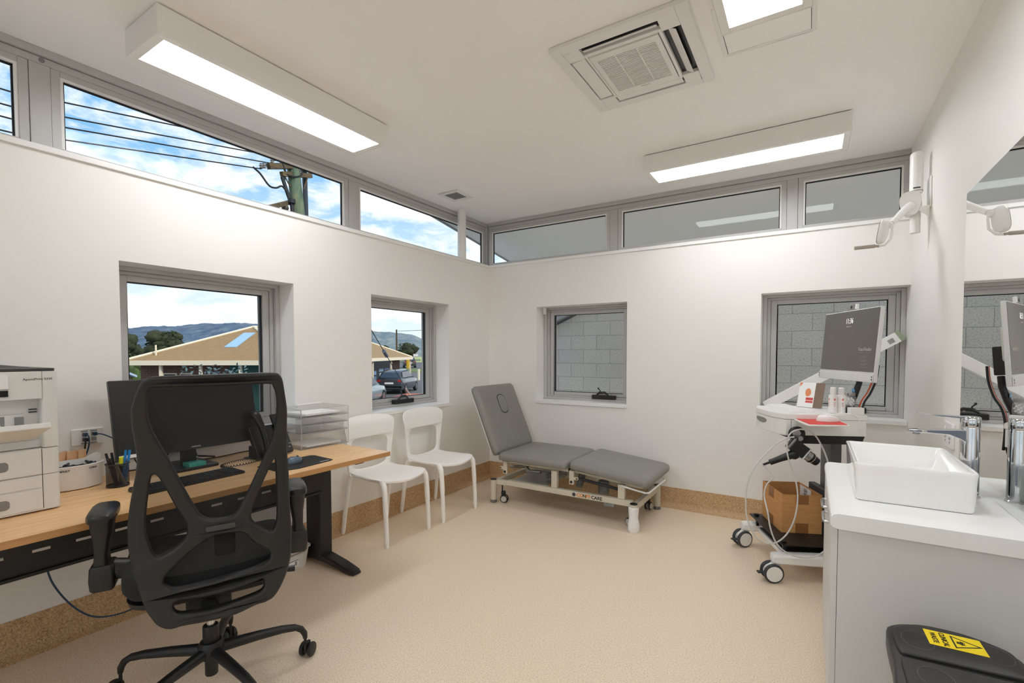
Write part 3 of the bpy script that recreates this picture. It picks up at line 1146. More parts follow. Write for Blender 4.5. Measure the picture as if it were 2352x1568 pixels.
# local: x = +y world (right), y = -x world (towards wall)
back = R(64)
Mp = Matrix.Translation((0, -.035, .0145)) @ Matrix.Rotation(back, 4, 'X')
mb = MB()
mb.box(-.115, 0, -.026, .115, .18, 0, Mp)
mb.build('body', M_['black_pl'], o, bevel=.006)
mb = MB()
mb.box(.03, .145, .0005, .095, .235, .014, Mp)
mb.build('display', M_['black_sm'], o, bevel=.004)
mb = MB().lathe([(.021, 0), (.021, .003), (.013, .003), (.013, .001), (.0, .001)], (0, 0, 0), 24, Mp @ Mr((.072, .088, .0002)))
mb.build('ring_button', M_['white_pl'], o)
mb = MB().lathe([(.008, 0), (.008, .004), (0, .004)], (0, 0, 0), 18, Mp @ Mr((.072, .088, .0002)))
mb.build('centre_button', M_['white_pl'], o)
for (u, v) in ((.048, .13), (.095, .13), (.052, .03), (.092, .03), (.042, .05), (.072, .05), (.1, .05)):
    mb = MB().box(u - .008, v - .003, 0, u + .008, v + .003, .003, Mp)
    mb.build('button', M_['grey_pl'], o, bevel=.001)
mb = MB()
pts = smooth_loop([(-.075, .0, .016), (-.075, .025, .036), (-.075, .12, .05), (-.075, .22, .036), (-.075, .245, .014)], 5, False)
mb.tube([Mp @ Vector(q) for q in pts], [.026, .027, .026, .022, .02, .018, .018, .018, .018, .018, .018, .018, .018, .02, .022, .024, .026, .027, .027, .027, .026], 12)
mb.build('handset', M_['black_sm'], o)
mb = MB()
mb.box(-.1, .02, 0, .1, .11, .006)
mb.box(-.09, .015, .006, .09, .08, .07)
mb.build('stand', M_['black_pl'], o, bevel=.004)
pts = []
loop = smooth_loop([(-.075, -.05, .03), (-.11, -.045, .012), (-.2, -.055, .009), (-.285, -.03, .009), (-.30, .0, .009), (-.27, .03, .009), (-.19, .045, .009), (-.13, .03, .012)], 30, False)
for k, q in enumerate(loop):
    a = k * 1.35
    pts.append((q[0], q[1] + .0045 * math.cos(a), q[2] + .0045 * math.sin(a)))
MB().tube(pts, .0022, 5).build('coiled_cord', M_['black_pl'], o)

# ------------------------------------------------------------------ clear acrylic drawers
M_['acr'] = mix_transparent('clear_acrylic', srgb(252, 253, 253), .025, .2, 1.0)
M_['acr_e'] = mix_transparent('acrylic_edge', srgb(205, 209, 211), .5, .2, 1.5)
M_['paper'] = mat('paper', srgb(240, 240, 238), .8)


def acr(h, loc, label):
    """open clear drawer in a clear case; local x to the room, y along the desk"""
    o = thing('acrylic_drawer', label, 'drawer', loc, -.05, 'stacked clear acrylic drawers')
    L, W, t = .14, .165, .0028
    mb = MB()
    mb.box(-L, -W, 0, L, W, t)
    mb.box(-L, -W, h - t, L, W, h - .0004)
    mb.box(-L, -W, t, L, -W + t, h - t)
    mb.box(-L, W - t, t, L, W, h - t)
    mb.box(-L, -W + t, t, -L + t, W - t, h - t)
    c = mb.build('case', M_['acr'], o, smooth=False)
    mb = MB()
    for y in (-W, W - t):
        mb.box(L - .003, y, 0, L + .0005, y + t, h - .0005)
        mb.box(-L, y - .0003, h - t, L, y + t + .0003, h - .0005)
        mb.box(-L, y - .0003, 0, L, y + t + .0003, t)
    mb.box(L - .003, -W, h - t, L + .0005, W, h - .0005)
    mb.box(L - .003, -W, 0, L + .0005, W, t)
    mb.build('edges', M_['acr_e'], c, smooth=False)
    mb = MB()
    mb.box(-L + .01, -W + .006, .006, L - .004, W - .006, .0085)
    mb.box(L - .007, -W + .006, .006, L - .004, W - .006, h - .008)
    mb.box(-L + .01, -W + .006, .0085, L - .007, -W + .0085, h - .008)
    mb.box(-L + .01, W - .0085, .0085, L - .007, W - .006, h - .008)
    mb.build('tray', M_['acr'], o, smooth=False)
    return o


ZZ = DZ + .001
AX, AY = -2.69, 1.885
acr(.092, (AX, AY, ZZ), 'tall clear acrylic drawer at the bottom of the stack, on the desk')
acr(.049, (AX, AY, ZZ + .093), 'clear acrylic drawer directly above the tall bottom one')
acr(.047, (AX, AY, ZZ + .143), 'clear acrylic drawer just under the top one of the stack')
acr(.051, (AX, AY, ZZ + .191), 'topmost clear acrylic drawer of the stack, with paper inside')
tag(bx('paper_pad', M_['paper'], AX - .1, AY - .12, ZZ + .2, AX + .11, AY + .125, ZZ + .21, None, loc=(AX, AY, ZZ + .2), world=True), 'white paper lying in the topmost clear drawer', 'paper')
tag(bx('paper_pad', M_['paper'], AX - .1, AY - .12, ZZ + .009, AX + .11, AY + .125, ZZ + .016, None, loc=(AX, AY, ZZ + .009), world=True), 'white paper lying in the tall bottom clear drawer', 'paper')
o = MB().box(-.006, -.1, 0, .006, .1, .01).build('back_rim_bar', M_['white_pl'], bevel=.002, loc=(-2.795, 1.935, ZZ + .2425), rotz=.12)  # white bar stands for the back rim lip of the top drawer
tag(o, 'thin white bar forming the back rim of the clear drawer stack by the wall', 'ruler')

# ------------------------------------------------------------------ storage tub on the floor, loose floor cable
M_['tub'] = mat('cloudy_plastic', srgb(214, 208, 200), .4)
o = thing('storage_tub', 'off-white open storage tub with label on the floor beside the desk leg', 'storage tub', (-2.685, 1.643, 0), 0)
mb = MB()


def rr(hx, hy, r, z):
    return [(x, y, z) for x, y in rrect(-hx, -hy, hx, hy, r, 4)]


mb.loft([rr(.085, .125, .02, .001), rr(.097, .142, .025, .12), rr(.106, .151, .03, .12), rr(.107, .152, .03, .128), rr(.1, .145, .028, .132), rr(.094, .139, .024, .125), rr(.082, .122, .018, .006)])
mb.build('body', M_['tub'], o)
ml = frame_M((.0925, .03, .045), (0, 1, 0), (.1, 0, 1))
MB().box(-.03, -.022, 0, .032, .022, .0008, ml).build('label_sticker', M_['paper'], o)
mb = MB()
for k in range(6):
    mb.box(.008 + k * .0025, -.014, .0009, .008 + k * .0025 + .0015, .01, .0012, ml)
mb.box(-.028, .015, .0009, .03, .019, .0012, ml)
mb.lathe([(.005, 0), (.005, .0004)], (0, 0, 0), 12, ml @ Mr((-.018, -.008, .0009)))
mb.build('barcode', M_['prn_d'], o, smooth=False)
mb = MB().box(.1005, -.11, .098, .1035, .1, .106)
mb.build('slot', M_['grey_pl'], o)
cable('floor_cable', [(-2.62, .60, .47), (-2.6, .62, .36), (-2.57, .68, .24), (-2.56, .76, .17), (-2.6, .9, .14), (-2.62, 1.05, .2), (-2.6, 1.15, .35), (-2.58, 1.2, .48)], .0035, M_['cable_blue'],
      'dark blue cable sagging under the desk beam behind the office chair', 'cable')
# ------------------------------------------------------------------ office chair
CHX, CHY, CHR = -1.926, .897, math.atan2(.897, .444)
o = thing('office_chair', 'black mesh back office swivel chair at the desk, seen from behind', 'office chair', (CHX, CHY, 0), CHR)
M_['fabric'] = mat('black_seat_fabric', srgb(24, 24, 24), .85, bump=.3, bscale=600)
M_['net'] = mix_transparent('black_mesh_fabric', srgb(26, 26, 26), .5, .9)
M_['frame_bl'] = mat('chair_black_nylon', srgb(27, 26, 25), .45, bump=.15, bscale=700)


def interp(x, xs, ys):
    if x <= xs[0]:
        return ys[0]
    for k in range(len(xs) - 1):
        if x <= xs[k + 1]:
            t = (x - xs[k]) / (xs[k + 1] - xs[k])
            return ys[k] + t * (ys[k + 1] - ys[k])
    return ys[-1]


def bend(u, v, w):
    s = interp(v, [.40, .5, .65, .8, 1.0, 1.25], [.03, .015, 0, 0, .03, .10]) - .6 * u * u
    return (u + .009, -.237 - s - w, v)


outer = [(-.194, 1.124), (-.188, 1.149), (-.178, 1.181), (-.164, 1.212), (-.143, 1.227), (-.112, 1.231), (-.005, 1.233), (.134, 1.235), (.197, 1.234), (.214, 1.226), (.224, 1.207), (.231, 1.166), (.24, 1.101), (.241, 1.039), (.242, .953), (.248, .857), (.251, .746), (.255, .651), (.254, .591), (.247, .536), (.226, .48), (.194, .434), (.163, .422), (.133, .422), (.073, .411), (.001, .411), (-.074, .415), (-.113, .413), (-.143, .428), (-.163, .457), (-.179, .491), (-.203, .579), (-.217, .659), (-.221, .726), (-.215, .799), (-.202, .874), (-.193, .921), (-.188, .969), (-.191, 1.023), (-.195, 1.077)]
h1 = [(-.151, 1.161), (-.146, 1.184), (-.13, 1.194), (-.006, 1.194), (.073, 1.195), (.178, 1.196), (.194, 1.185), (.204, 1.153), (.206, 1.104), (.202, 1.051), (.191, .995), (.165, .934), (.125, .842), (.096, .78), (.08, .753), (.061, .742), (.03, .741), (.006, .744), (-.017, .755), (-.034, .779), (-.061, .844), (-.102, .954), (-.132, 1.026), (-.148, 1.075), (-.154, 1.115)]
h2 = [(-.152, .911), (-.138, .911), (-.12, .873), (-.091, .798), (-.066, .746), (-.063, .717), (-.07, .691), (-.099, .665), (-.141, .645), (-.155, .657), (-.167, .699), (-.173, .734), (-.17, .794), (-.161, .863)]
h3 = [(.201, .919), (.204, .866), (.206, .772), (.204, .696), (.191, .661), (.176, .667), (.136, .701), (.124, .723), (.127, .752), (.144, .8), (.171, .864), (.193, .914)]
h4 = [(.005, .682), (.023, .687), (.06, .685), (.085, .681), (.107, .669), (.129, .637), (.174, .596), (.18, .576), (.172, .558), (.127, .548), (.063, .544), (-.021, .538), (-.095, .537), (-.12, .547), (-.128, .563), (-.12, .585), (-.083, .621), (-.036, .66)]
h5 = [(-.103, .482), (-.09, .496), (-.022, .491), (.062, .492), (.139, .501), (.155, .502), (.159, .484), (.147, .463), (.086, .455), (.001, .448), (-.068, .453), (-.096, .462)]
vs, fs = fill2d([smooth_loop(l, 4) for l in (outer, h1, h2, h3, h4, h5)], .018, .011)
MB().mesh([bend(*v) for v in vs], fs).build('back_frame', M_['frame_bl'], o, ang=50)


def inside(poly, x, y):
    c = False
    j = len(poly) - 1
    for i in range(len(poly)):
        if (poly[i][1] > y) != (poly[j][1] > y) and x < (poly[j][0] - poly[i][0]) * (y - poly[i][1]) / (poly[j][1] - poly[i][1]) + poly[i][0]:
            c = not c
        j = i
    return c


mb = MB()
st = .011
shr = [(x * .94 + .001, (y - .82) * .965 + .82) for x, y in outer]
gv, gf = {}, []
for i in range(-24, 26):
    for j in range(36, 114):
        if inside(shr, (i + .5) * st, (j + .5) * st):
            q = []
            for a, b in ((0, 0), (1, 0), (1, 1), (0, 1)):
                key = (i + a, j + b)
                if key not in gv:
                    gv[key] = len(gv)
                q.append(gv[key])
            gf.append(tuple(q))
mb.mesh([bend(i * st, j * st, -.022) for i, j in gv], gf)
mb.build('back_mesh', M_['net'], o)
vs, fs = fill2d([rrect(-.011, .704, .075, .722, .006, 4)], .003, .001)
MB().mesh([bend(u, v + .05 * (0), w + .0155) for u, v, w in vs], fs).build('badge', mat('badge_grey', srgb(60, 59, 58), .5), o)
# lumbar pad and back carrier
vs, fs = fill2d([rrect(.012, .600, .075, .685, .012, 4)], .012, .004)
MB().mesh([bend(u, v, w - .04) for u, v, w in vs], fs).build('lumbar_slider', M_['black_pl'], o)
# seat
mb = MB()
rings = []
for z, k in ((.475, .86), (.482, .95), (.505, 1), (.54, 1), (.557, .97), (.563, .9)):
    pr = []
    for x, y in smooth_loop([(-.235, -.16), (-.25, .02), (-.25, .2), (-.2, .3), (0, .325), (.2, .3), (.25, .2), (.25, .02), (.235, -.16), (.16, -.205), (0, -.215), (-.16, -.205)], 4):
        zz = z - (.03 * max(0, (y - .2) / .12)) + (.012 * (x / .25) ** 2)
        pr.append((x * k, .05 + (y - .05) * k, zz))
    rings.append(pr)
mb.loft(rings)
mb.build('seat', M_['fabric'], o)
mb = MB()
rings = []
for z, k in ((.425, .55), (.432, .75), (.455, .95), (.474, .97)):
    rings.append([(x * k, .03 + (y - .03) * k, z) for x, y in rrect(-.24, -.2, .24, .28, .09, 6)])
mb.loft(rings)
mb.build('seat_shell', M_['black_pl'], o)
mb = MB()
mb.box(-.07, -.12, .36, .07, .13, .43)
pts = [(0, -.1, .40), (0, -.16, .395), (0, -.205, .42), (0, -.215, .44)]
mb.tube(pts, [.03, .03, .026, .02], 10)
mb.build('tilt_mechanism', M_['black_met'], o, bevel=.01)
mb = MB()
mb.tube([(.06, .03, .405), (.15, .03, .405), (.24, .04, .40)], .006, 8)
mb.tube([(.24, .04, .40), (.3, .045, .395)], [.009, .014], 8)
mb.build('height_lever', M_['black_pl'], o)
# arms
for s in (-1, 1):
    mb = MB()
    rings = []
    X = s * .302
    for y, hw, h, z in ((-.095, .012, .006, .749), (-.09, .028, .014, .749), (-.07, .037, .02, .75), (-.02, .04, .022, .751), (.03, .04, .022, .753), (.06, .036, .02, .754), (.08, .026, .014, .753), (.087, .012, .006, .752)):
        rings.append([(X + hw * math.copysign(abs(math.cos(a)) ** .6, math.cos(a)), y, z + h * math.copysign(abs(math.sin(a)) ** .7, math.sin(a))) for a in [2 * PI * k / 20 for k in range(20)]])
    mb.loft(rings)
    mb.build('arm_pad', M_['black_sm'], o)
    mb = MB()
    rings = []
    for z, x0, x1, yb, yf in ((.738, -.032, .032, -.07, .018), (.70, -.028, .03, -.06, .016), (.66, -.018, .027, -.045, .032), (.61, -.010, .026, -.04, .034), (.575, -.012, .03, -.038, .036)):
        rings.append([(X + s * (x0 if q[0] < 0 else x1) * abs(q[0]) if False else X + ((x0 + x1) / 2) * s + q[0] * (x1 - x0) / 2, (yb + yf) / 2 + q[1] * (yf - yb) / 2, z) for q in rrect(-1, -1, 1, 1, .45, 4)])
    mb.loft(rings)
    mb.build('arm_upright', M_['black_pl'], o)
    mb = MB()
    rings = []
    for z, hx, hy in ((.578, .03, .042), (.57, .034, .045), (.53, .036, .047), (.50, .034, .046), (.492, .03, .042)):
        rings.append([(X + s * .005 + q[0], q[1], z) for q in rrect(-hx, -hy, hx, hy, .012, 4)])
    mb.loft(rings)
    mb.tube([(X - s * .02, 0, .55), (X - s * .075, 0, .54), (X - s * .1, 0, .50), (X - s * .12, 0, .455)], [.036, .036, .034, .03], 14)
    mb.build('arm_bracket', M_['black_pl'], o)
# gas lift
mb = MB().cyl((0, 0, .26), (0, 0, .37), .0145, seg=20)
mb.build('gas_lift', M_['chrome'], o)
mb = MB().lathe([(.024, .185), (.027, .19), (.027, .262), (.025, .266), (.0155, .267), (.0155, .25)], (0, 0, 0), 24)
mb.build('lift_sleeve', M_['black_pl'], o)
mb = MB().lathe([(.021, .075), (.022, .078), (.022, .14), (.04, .145), (.044, .165), (.044, .19), (.036, .205), (.02, .206)], (0, 0, 0), 24)
mb.build('hub', M_['black_pl'], o)
a0 = math.atan2(.32, .115) - CHR
cs = None
for k in range(5):
    a = a0 + k * 2 * PI / 5
    Mk = Matrix.Rotation(a, 4, 'Z')
    mb = MB()
    rings = []
    for r_, z, hw, hh in ((.02, .168, .02, .022), (.06, .168, .02, .022), (.16, .163, .018, .019), (.25, .155, .0165, .016), (.30, .145, .0155, .014), (.325, .128, .014, .013), (.338, .105, .012, .012), (.34, .085, .009, .009)):
        nx = 1 if r_ > .3 else 0
        ca = {(.325): .6, (.338): .9, (.34): 1}.get(r_, 0)
        # section turns from upright to lying as the spoke bends down
        up = Vector((ca, 0, math.sqrt(max(0, 1 - ca * ca))))
        rings.append([Vector((r_, 0, z)) + up * (hh * math.sin(t)) + Vector((0, hw * math.cos(t), 0)) for t in [2 * PI * q / 14 for q in range(14)]])
    mb.loft(rings, M=Mk)
    sp = mb.build('spoke', M_['black_met'], o)
    Mc = Mk @ Mr((.34, 0, 0)) @ Matrix.Rotation(.75, 4, 'Z')
    mb = MB()
    mb.box(-.004, -.007, .02, .03, .007, .062, Mc)
    mb.cyl((0, 0, .05), (0, 0, .09), .006, seg=10, M=Mc)
    c = mb.build('caster', M_['black_pl'], sp, bevel=.003)
    for s in (-1, 1):
        mb = MB().lathe([(.022, -.009), (.0265, -.007), (.029, -.004), (.029, .004), (.0265, .007), (.018, .009)], (0, 0, 0), 26, Mc @ Mr((.016, s * .0185, .029)) @ Matrix.Rotation(HP, 4, 'X'))
        mb.build('wheel', M_['black_pl'], sp)

# ------------------------------------------------------------------ white plastic chairs
M_['chair_w'] = mat('white_polypropylene', srgb(246, 244, 240), .42)


def white_chair(loc, rotz, label):
    """local: x right, y forward, z up"""
    o = thing('plastic_chair', label, 'chair', loc, rotz, 'white plastic chairs by the window')

    def seat_z(x, y):
        d = min(1, abs(x) / .2)
        t = (y + .17) / .41
        return .447 + .012 * d * d - .012 * math.sin(PI * min(max(t, 0), 1)) + .012 * max(0, .25 - t) - .02 * max(0, t - .8) / .2 * (1 - d * .3)

    edge = smooth_loop([(-.185, -.165), (-.198, -.05), (-.213, .08), (-.218, .175), (-.19, .222), (-.1, .245), (0, .25), (.1, .245), (.19, .222), (.218, .175), (.213, .08), (.198, -.05), (.185, -.165), (.09, -.178), (0, -.18), (-.09, -.178)], 4)
    top, bot = [], []
    for k in (0, .35, .7, .93, 1):
        top.append([(x * k, .03 + (y - .03) * k, seat_z(x * k, .03 + (y - .03) * k) - (.004 if k == 1 else 0)) for x, y in edge])
    for k in (1, .97, .6, 0):
        bot.append([(x * k, .03 + (y - .03) * k, seat_z(x * k, .03 + (y - .03) * k) - (.016 if k == 1 else .02)) for x, y in edge])
    MB().loft(top + bot, cap=False).build('seat', M_['chair_w'], o, ang=60)

    def bb(u, v, w):
        y = interp(v, [.43, .5, .65, .84], [-.155, -.163, -.178, -.205]) + .9 * u * u * interp(v, [.45, .7], [.25, 1])
        return (u, y - w, v)
    out = [(-.19, .448), (-.2, .50), (-.211, .60), (-.222, .69), (-.233, .745), (-.236, .785), (-.22, .812), (-.18, .828), (-.1, .838), (0, .841), (.1, .838), (.18, .828), (.22, .812), (.236, .785), (.233, .745), (.222, .69), (.211, .60), (.202, .50), (.19, .448), (.1, .438), (0, .434), (-.1, .438)]
    hole = [(-.163, .500), (-.168, .58), (-.170, .63), (-.155, .665), (-.115, .676), (0, .679), (.115, .676), (.155, .665), (.170, .63), (.168, .58), (.163, .500), (.135, .468), (.06, .455), (0, .453), (-.06, .455), (-.135, .468)]
    vs, fs = fill2d([smooth_loop(out, 4), smooth_loop(hole, 4)], .009, .006)
    MB().mesh([bb(*v) for v in vs], fs).build('backrest', M_['chair_w'], o, ang=60)
    for s in (-1, 1):
        pts = [(s * .195, .19, .436), (s * .2, .205, .415), (s * .203, .22, .38), (s * .204, .232, .2), (s * .205, .24, .004)]
        mb = MB().tube(smooth_loop(pts, 4, False), [.021] * 4 + [.02] * 4 + [.0185] * 4 + [.016] * 4 + [.0135], 16)
        mb.cyl((s * .205, .24, 0), (s * .205, .24, .004), .012, seg=14)
        mb.build('leg', M_['chair_w'], o)
        pts = [(s * .188, -.12, .438), (s * .19, -.137, .42), (s * .193, -.15, .38), (s * .2, -.178, .2), (s * .207, -.205, .004)]
        mb = MB().tube(smooth_loop(pts, 4, False), [.02] * 4 + [.02] * 4 + [.018] * 4 + [.0155] * 4 + [.013], 16)
        mb.cyl((s * .207, -.205, 0), (s * .207, -.205, .004), .0115, seg=14)
        mb.build('leg', M_['chair_w'], o)
        # rail under the seat side
        mb = MB().tube(smooth_loop([(s * .196, .185, .43), (s * .204, .08, .437), (s * .192, -.05, .437), (s * .187, -.125, .432)], 5, False), .011, 10)
        mb.build('side_rail', M_['chair_w'], o)
    return o


ch = white_chair((-2.62, 2.416, 0), -HP, 'white plastic chair partly behind the end of the desk')
dup(ch, (-2.612, 2.984, 0), -HP, 'white plastic chair between the other chair and the treatment couch')

# ------------------------------------------------------------------ treatment couch
BX, BY = -1.70, 3.69
o = thing('treatment_couch', 'grey vinyl treatment couch with raised headrest on a pale metal frame', 'treatment couch', (BX, BY, 0))
M_['vin'] = mat('grey_upholstery', srgb(134, 132, 127), .42, bump=.06, bscale=250)
M_['vin_s'] = mat('pale_backing', srgb(205, 203, 197), .5)
M_['cream'] = mat('cream_powdercoat', srgb(206, 200, 182), .4)
M_['blk'] = mat('caster_black', srgb(30, 30, 32), .5)


def cushion(name, L, Wd, th, M, parent, hole=None):
    """padded slab: x 0..L, y 0..Wd, puffed top"""
    mb = MB()
    rings = []
    for z, ins in ((0, .012), (.006, .002), (th * .45, 0), (th * .72, .006), (th * .9, .022), (th * .99, .05)):
        rings.append([(x, y, z) for x, y in rrect(ins, ins, L - ins, Wd - ins, max(.045 - ins * .3, .02), 6)])
    n = len(rings[0])
    mb.loft(rings, cap=False)
    mb._add(rings[0], [tuple(range(n))[::-1]])
    top = rings[-1]
    inner = [(L / 2 + (x - L / 2) * .5, Wd / 2 + (y - Wd / 2) * .5, th * 1.06) for x, y, z in top]
    mb.loft([top, inner], cap=False)
    mb._add(inner, [tuple(range(n))])
    c_ = None
    mb.bm.transform(M)
    return mb.build(name, M_['vin'], parent, world=True, ang=60)


# seat, foot and head sections in world coordinates
Mseat = frame_M((-2.275, 3.365, .382), (.65, 0, -.004), (0, 1, 0))
cushion('seat_section', .655, .64, .072, Mseat, o)
Mfoot = frame_M((-1.605, 3.365, .395), (.63, 0, -.068), (0, 1, 0))
cushion('leg_section', .635, .64, .068, Mfoot, o)
Mh = frame_M((-2.335, 3.365, .405), (-.245, 0, .575), (0, 1, 0))
# head section: local x up the back, y across, z must face the room (+x)
Mh = frame_M((-2.31, 4.005, .408), (-.245, 0, .575), (0, -1, 0))
hd = cushion('head_section', .635, .64, .06, Mh, o)
mb = MB()
mb.prism(rrect(.004, .004, .631, .636, .04, 6), -.012, -.001, Mh)
mb.build('back_board', M_['vin_s'], hd, world=True)
ov = smooth_loop([(.36, .32 - .045), (.40, .32 - .058), (.47, .32 - .058), (.51, .32 - .045), (.525, .32), (.51, .32 + .045), (.47, .32 + .058), (.40, .32 + .058), (.36, .32 + .045), (.345, .32)], 4)
mb = MB()
mb.tube([(x, y, .0615) for x, y in ov], .005, 8, True, M=Mh)
mb.build('plug_piping', mat('piping_dark', srgb(52, 51, 50), .5), hd, world=True)
mb = MB()
cx_, cy_ = .435, .32
rings = [[(cx_ + (x - cx_) * k, cy_ + (y - cy_) * k, z) for x, y in ov] for k, z in ((.97, .058), (.93, .068), (.8, .073), (.4, .075))]
mb.loft(rings, M=Mh)
mb.build('face_plug', M_['vin'], hd, world=True)
# upper frame
mb = MB()
for y in (3.45, 3.90):
    mb.box(-2.25, y - .02, .352, -1.63, y + .02, .380)
mb.box(-2.25, 3.43, .352, -2.21, 3.92, .379)
mb.box(-1.67, 3.43, .352, -1.63, 3.92, .379)
mb.build('seat_frame', M_['cream'], o, world=True, bevel=.003)
for x, s in ((-2.215, -1), (-1.59, 1)):
    for y in (3.415, 3.925):
        mb = MB()
        mb.box(x - .02, y - .012, .262, x + .02, y + .012, .372)
        mb.box(x + s * .018, y - .01, .30, x + s * .055, y + .01, .324)
        br = mb.build('hinge_bracket', M_['cream'], o, world=True, bevel=.004)
        mb = MB()
        sy = -1 if y < 3.6 else 1
        mb.cyl((x, y + sy * .012, .283), (x, y + sy * .016, .283), .011, seg=14)
        mb.cyl((x + s * .045, y + sy * .01, .312), (x + s * .045, y + sy * .014, .312), .006, seg=12)
        mb.build('bolt', M_['blk'], br, world=True)
mb = MB()
for y in (3.46, 3.91):
    mb.tube([(-2.235, y, .312), (-2.262, y, .36), (-2.30, y, .43), (-2.39, y, .62)], .011, 8)
mb.build('head_hinge', M_['blk'], o, world=True)
mb = MB()
mb.tube([(-2.26, 3.56, .29), (-2.10, 3.56, .31), (-2.06, 3.56, .275), (-1.95, 3.56, .28)], .014, 10)
mb.build('gas_spring', M_['steel'], o, world=True)
mb = MB()
mb.cyl((-1.545, 3.43, .312), (-1.2, 3.43, .275), .012, seg=12)
mb.build('leg_strut', M_['blk'], o, world=True)
mb = MB()
for y in (3.46, 3.9):
    mb = MB()
    mb.box(-1.58, y - .014, .352, -1.04, y + .014, .366)
    mb.bm.transform(Matrix.Translation((-1.58, 0, .36)) @ Matrix.Rotation(R(5.5), 4, 'Y') @ Matrix.Translation((1.58, 0, -.36)))
    mb.build('leg_frame', M_['cream'], o, world=True)
# uprights
for x in (-1.745, -1.185):
    for y in (3.425, 3.915):
        mb = MB()
        mb.box(x - .026, y - .018, .2105, x + .026, y + .018, .350 if x < -1.5 else .318)
        mb.build('upright', M_['cream'], o, world=True, bevel=.004)
mb = MB()
pts = [(-1.18, 3.40, .315), (-1.08, 3.40, .298), (-1.0, 3.405, .286), (-.985, 3.43, .283), (-.985, 3.88, .275), (-1.0, 3.91, .276), (-1.08, 3.92, .29), (-1.18, 3.92, .31)]
mb.tube(pts, .007, 8)
mb.build('roll_holder', M_['white_metal'], o, world=True)
# base
mb = MB()
mb.box(-2.20, 3.405, .165, -1.10, 3.445, .2095)
mb.box(-2.20, 3.905, .165, -1.10, 3.945, .2095)
mb.box(-2.345, 3.40, .15, -2.305, 3.98, .192)
mb.box(-2.305, 3.405, .16, -2.20, 3.445, .2)
mb.box(-2.305, 3.905, .16, -2.20, 3.945, .2)
mb.box(-1.10, 3.37, .15, -1.06, 3.975, .198)
mb.build('base_frame', M_['cream'], o, world=True, bevel=.004)
bx('deck_plate', mat('deck_grey', srgb(176, 180, 178), .35, .4), -2.19, 3.446, .19, -1.86, 3.904, .195, o, world=True)
mb = MB()
mb.cyl((-1.62, 3.62, .19), (-1.62, 3.70, .30), .03, seg=16)
mb.cyl((-1.95, 3.68, .22), (-1.66, 3.68, .33), .02, seg=14)
mb.build('actuator', M_['grey_pl'], o, world=True)
mb = MB().lathe([(.045, .16), (.045, .25), (.04, .26), (0, .26)], (-1.42, 3.66, 0), 20)
mb.build('motor', mat('motor_grey', srgb(120, 125, 125), .4, .4), o, world=True)
mb = MB().box(-1.9, 3.446, .165, -1.25, 3.5, .185)
mb.box(-1.32, 3.41, .138, -1.24, 3.44, .1645)
mb.build('cable_tray', M_['grey_pl'], o, world=True)
for x, y in ((-2.334, 3.405), (-1.078, 3.374), (-1.072, 3.974), (-2.33, 3.98)):
    mb = MB().lathe([(.028, .026), (.028, .198), (.026, .2)], (x, y, 0), 24)
    p_ = mb.build('post', M_['cream'], o, world=True)
    mb = MB().lathe([(.027, .1985), (.028, .2), (.027, .2045), (.0, .2045)], (x, y, 0), 24)
    mb.build('cap', M_['blk'], p_, world=True)
    mb = MB().lathe([(.024, 0), (.029, .003), (.029, .012), (.0275, .02), (.0275, .026)], (x, y, 0), 24)
    mb.build('foot', mat('foot_grey', srgb(120, 118, 116), .35, .3), p_, world=True)
mb = MB()
rings = []
for z, r_ in ((.001, .038), (.012, .043), (.05, .042), (.085, .036), (.10, .033), (.112, .034), (.15, .037), (.176, .037), (.178, .033)):
    rings.append([(-1.078 + r_ * math.cos(2 * PI * k / 26) * (1 + .03 * math.sin(3 * 2 * PI * k / 26 + z * 30)), 3.374 + r_ * math.sin(2 * PI * k / 26), z) for k in range(26)])
mb.loft(rings)
mb.build('plastic_wrap', mat('wrap_white', srgb(238, 238, 238), .25), o, world=True)
for x, y, rz in ((-2.265, 3.44, .3), (-1.13, 3.90, 1.4), (-1.115, 3.455, 2.6), (-2.24, 3.92, 2.0)):
    Mc = Matrix.Translation((x, y, 0)) @ Matrix.Rotation(rz, 4, 'Z')
    mb = MB()
    mb.box(-.008, -.012, .055, .028, .012, .1, Mc)
    mb.cyl((0, 0, .09), (0, 0, .17), .006, seg=8, M=Mc)
    c = mb.build('caster', M_['blk'], o, world=True, bevel=.006)
    for s in (-1, 1):
        mb = MB().lathe([(.026, -.006), (.032, -.004), (.034, 0), (.032, .004), (.026, .006)], (0, 0, 0), 24, Mc @ Mr((.018, s * .018, .034)) @ Matrix.Rotation(HP, 4, 'X'))
        w_ = mb.build('tyre', M_['blk'], c, world=True)
    mb = MB()
    for s in (-1, 1):
        mb.lathe([(.0, -.0068), (.025, -.0068), (.025, .0068), (.0, .0068)], (0, 0, 0), 24, Mc @ Mr((.018, s * .018, .034)) @ Matrix.Rotation(HP, 4, 'X'))
    mb.build('hub_cap', mat('hub_pale', srgb(190, 188, 180), .4), c, world=True)
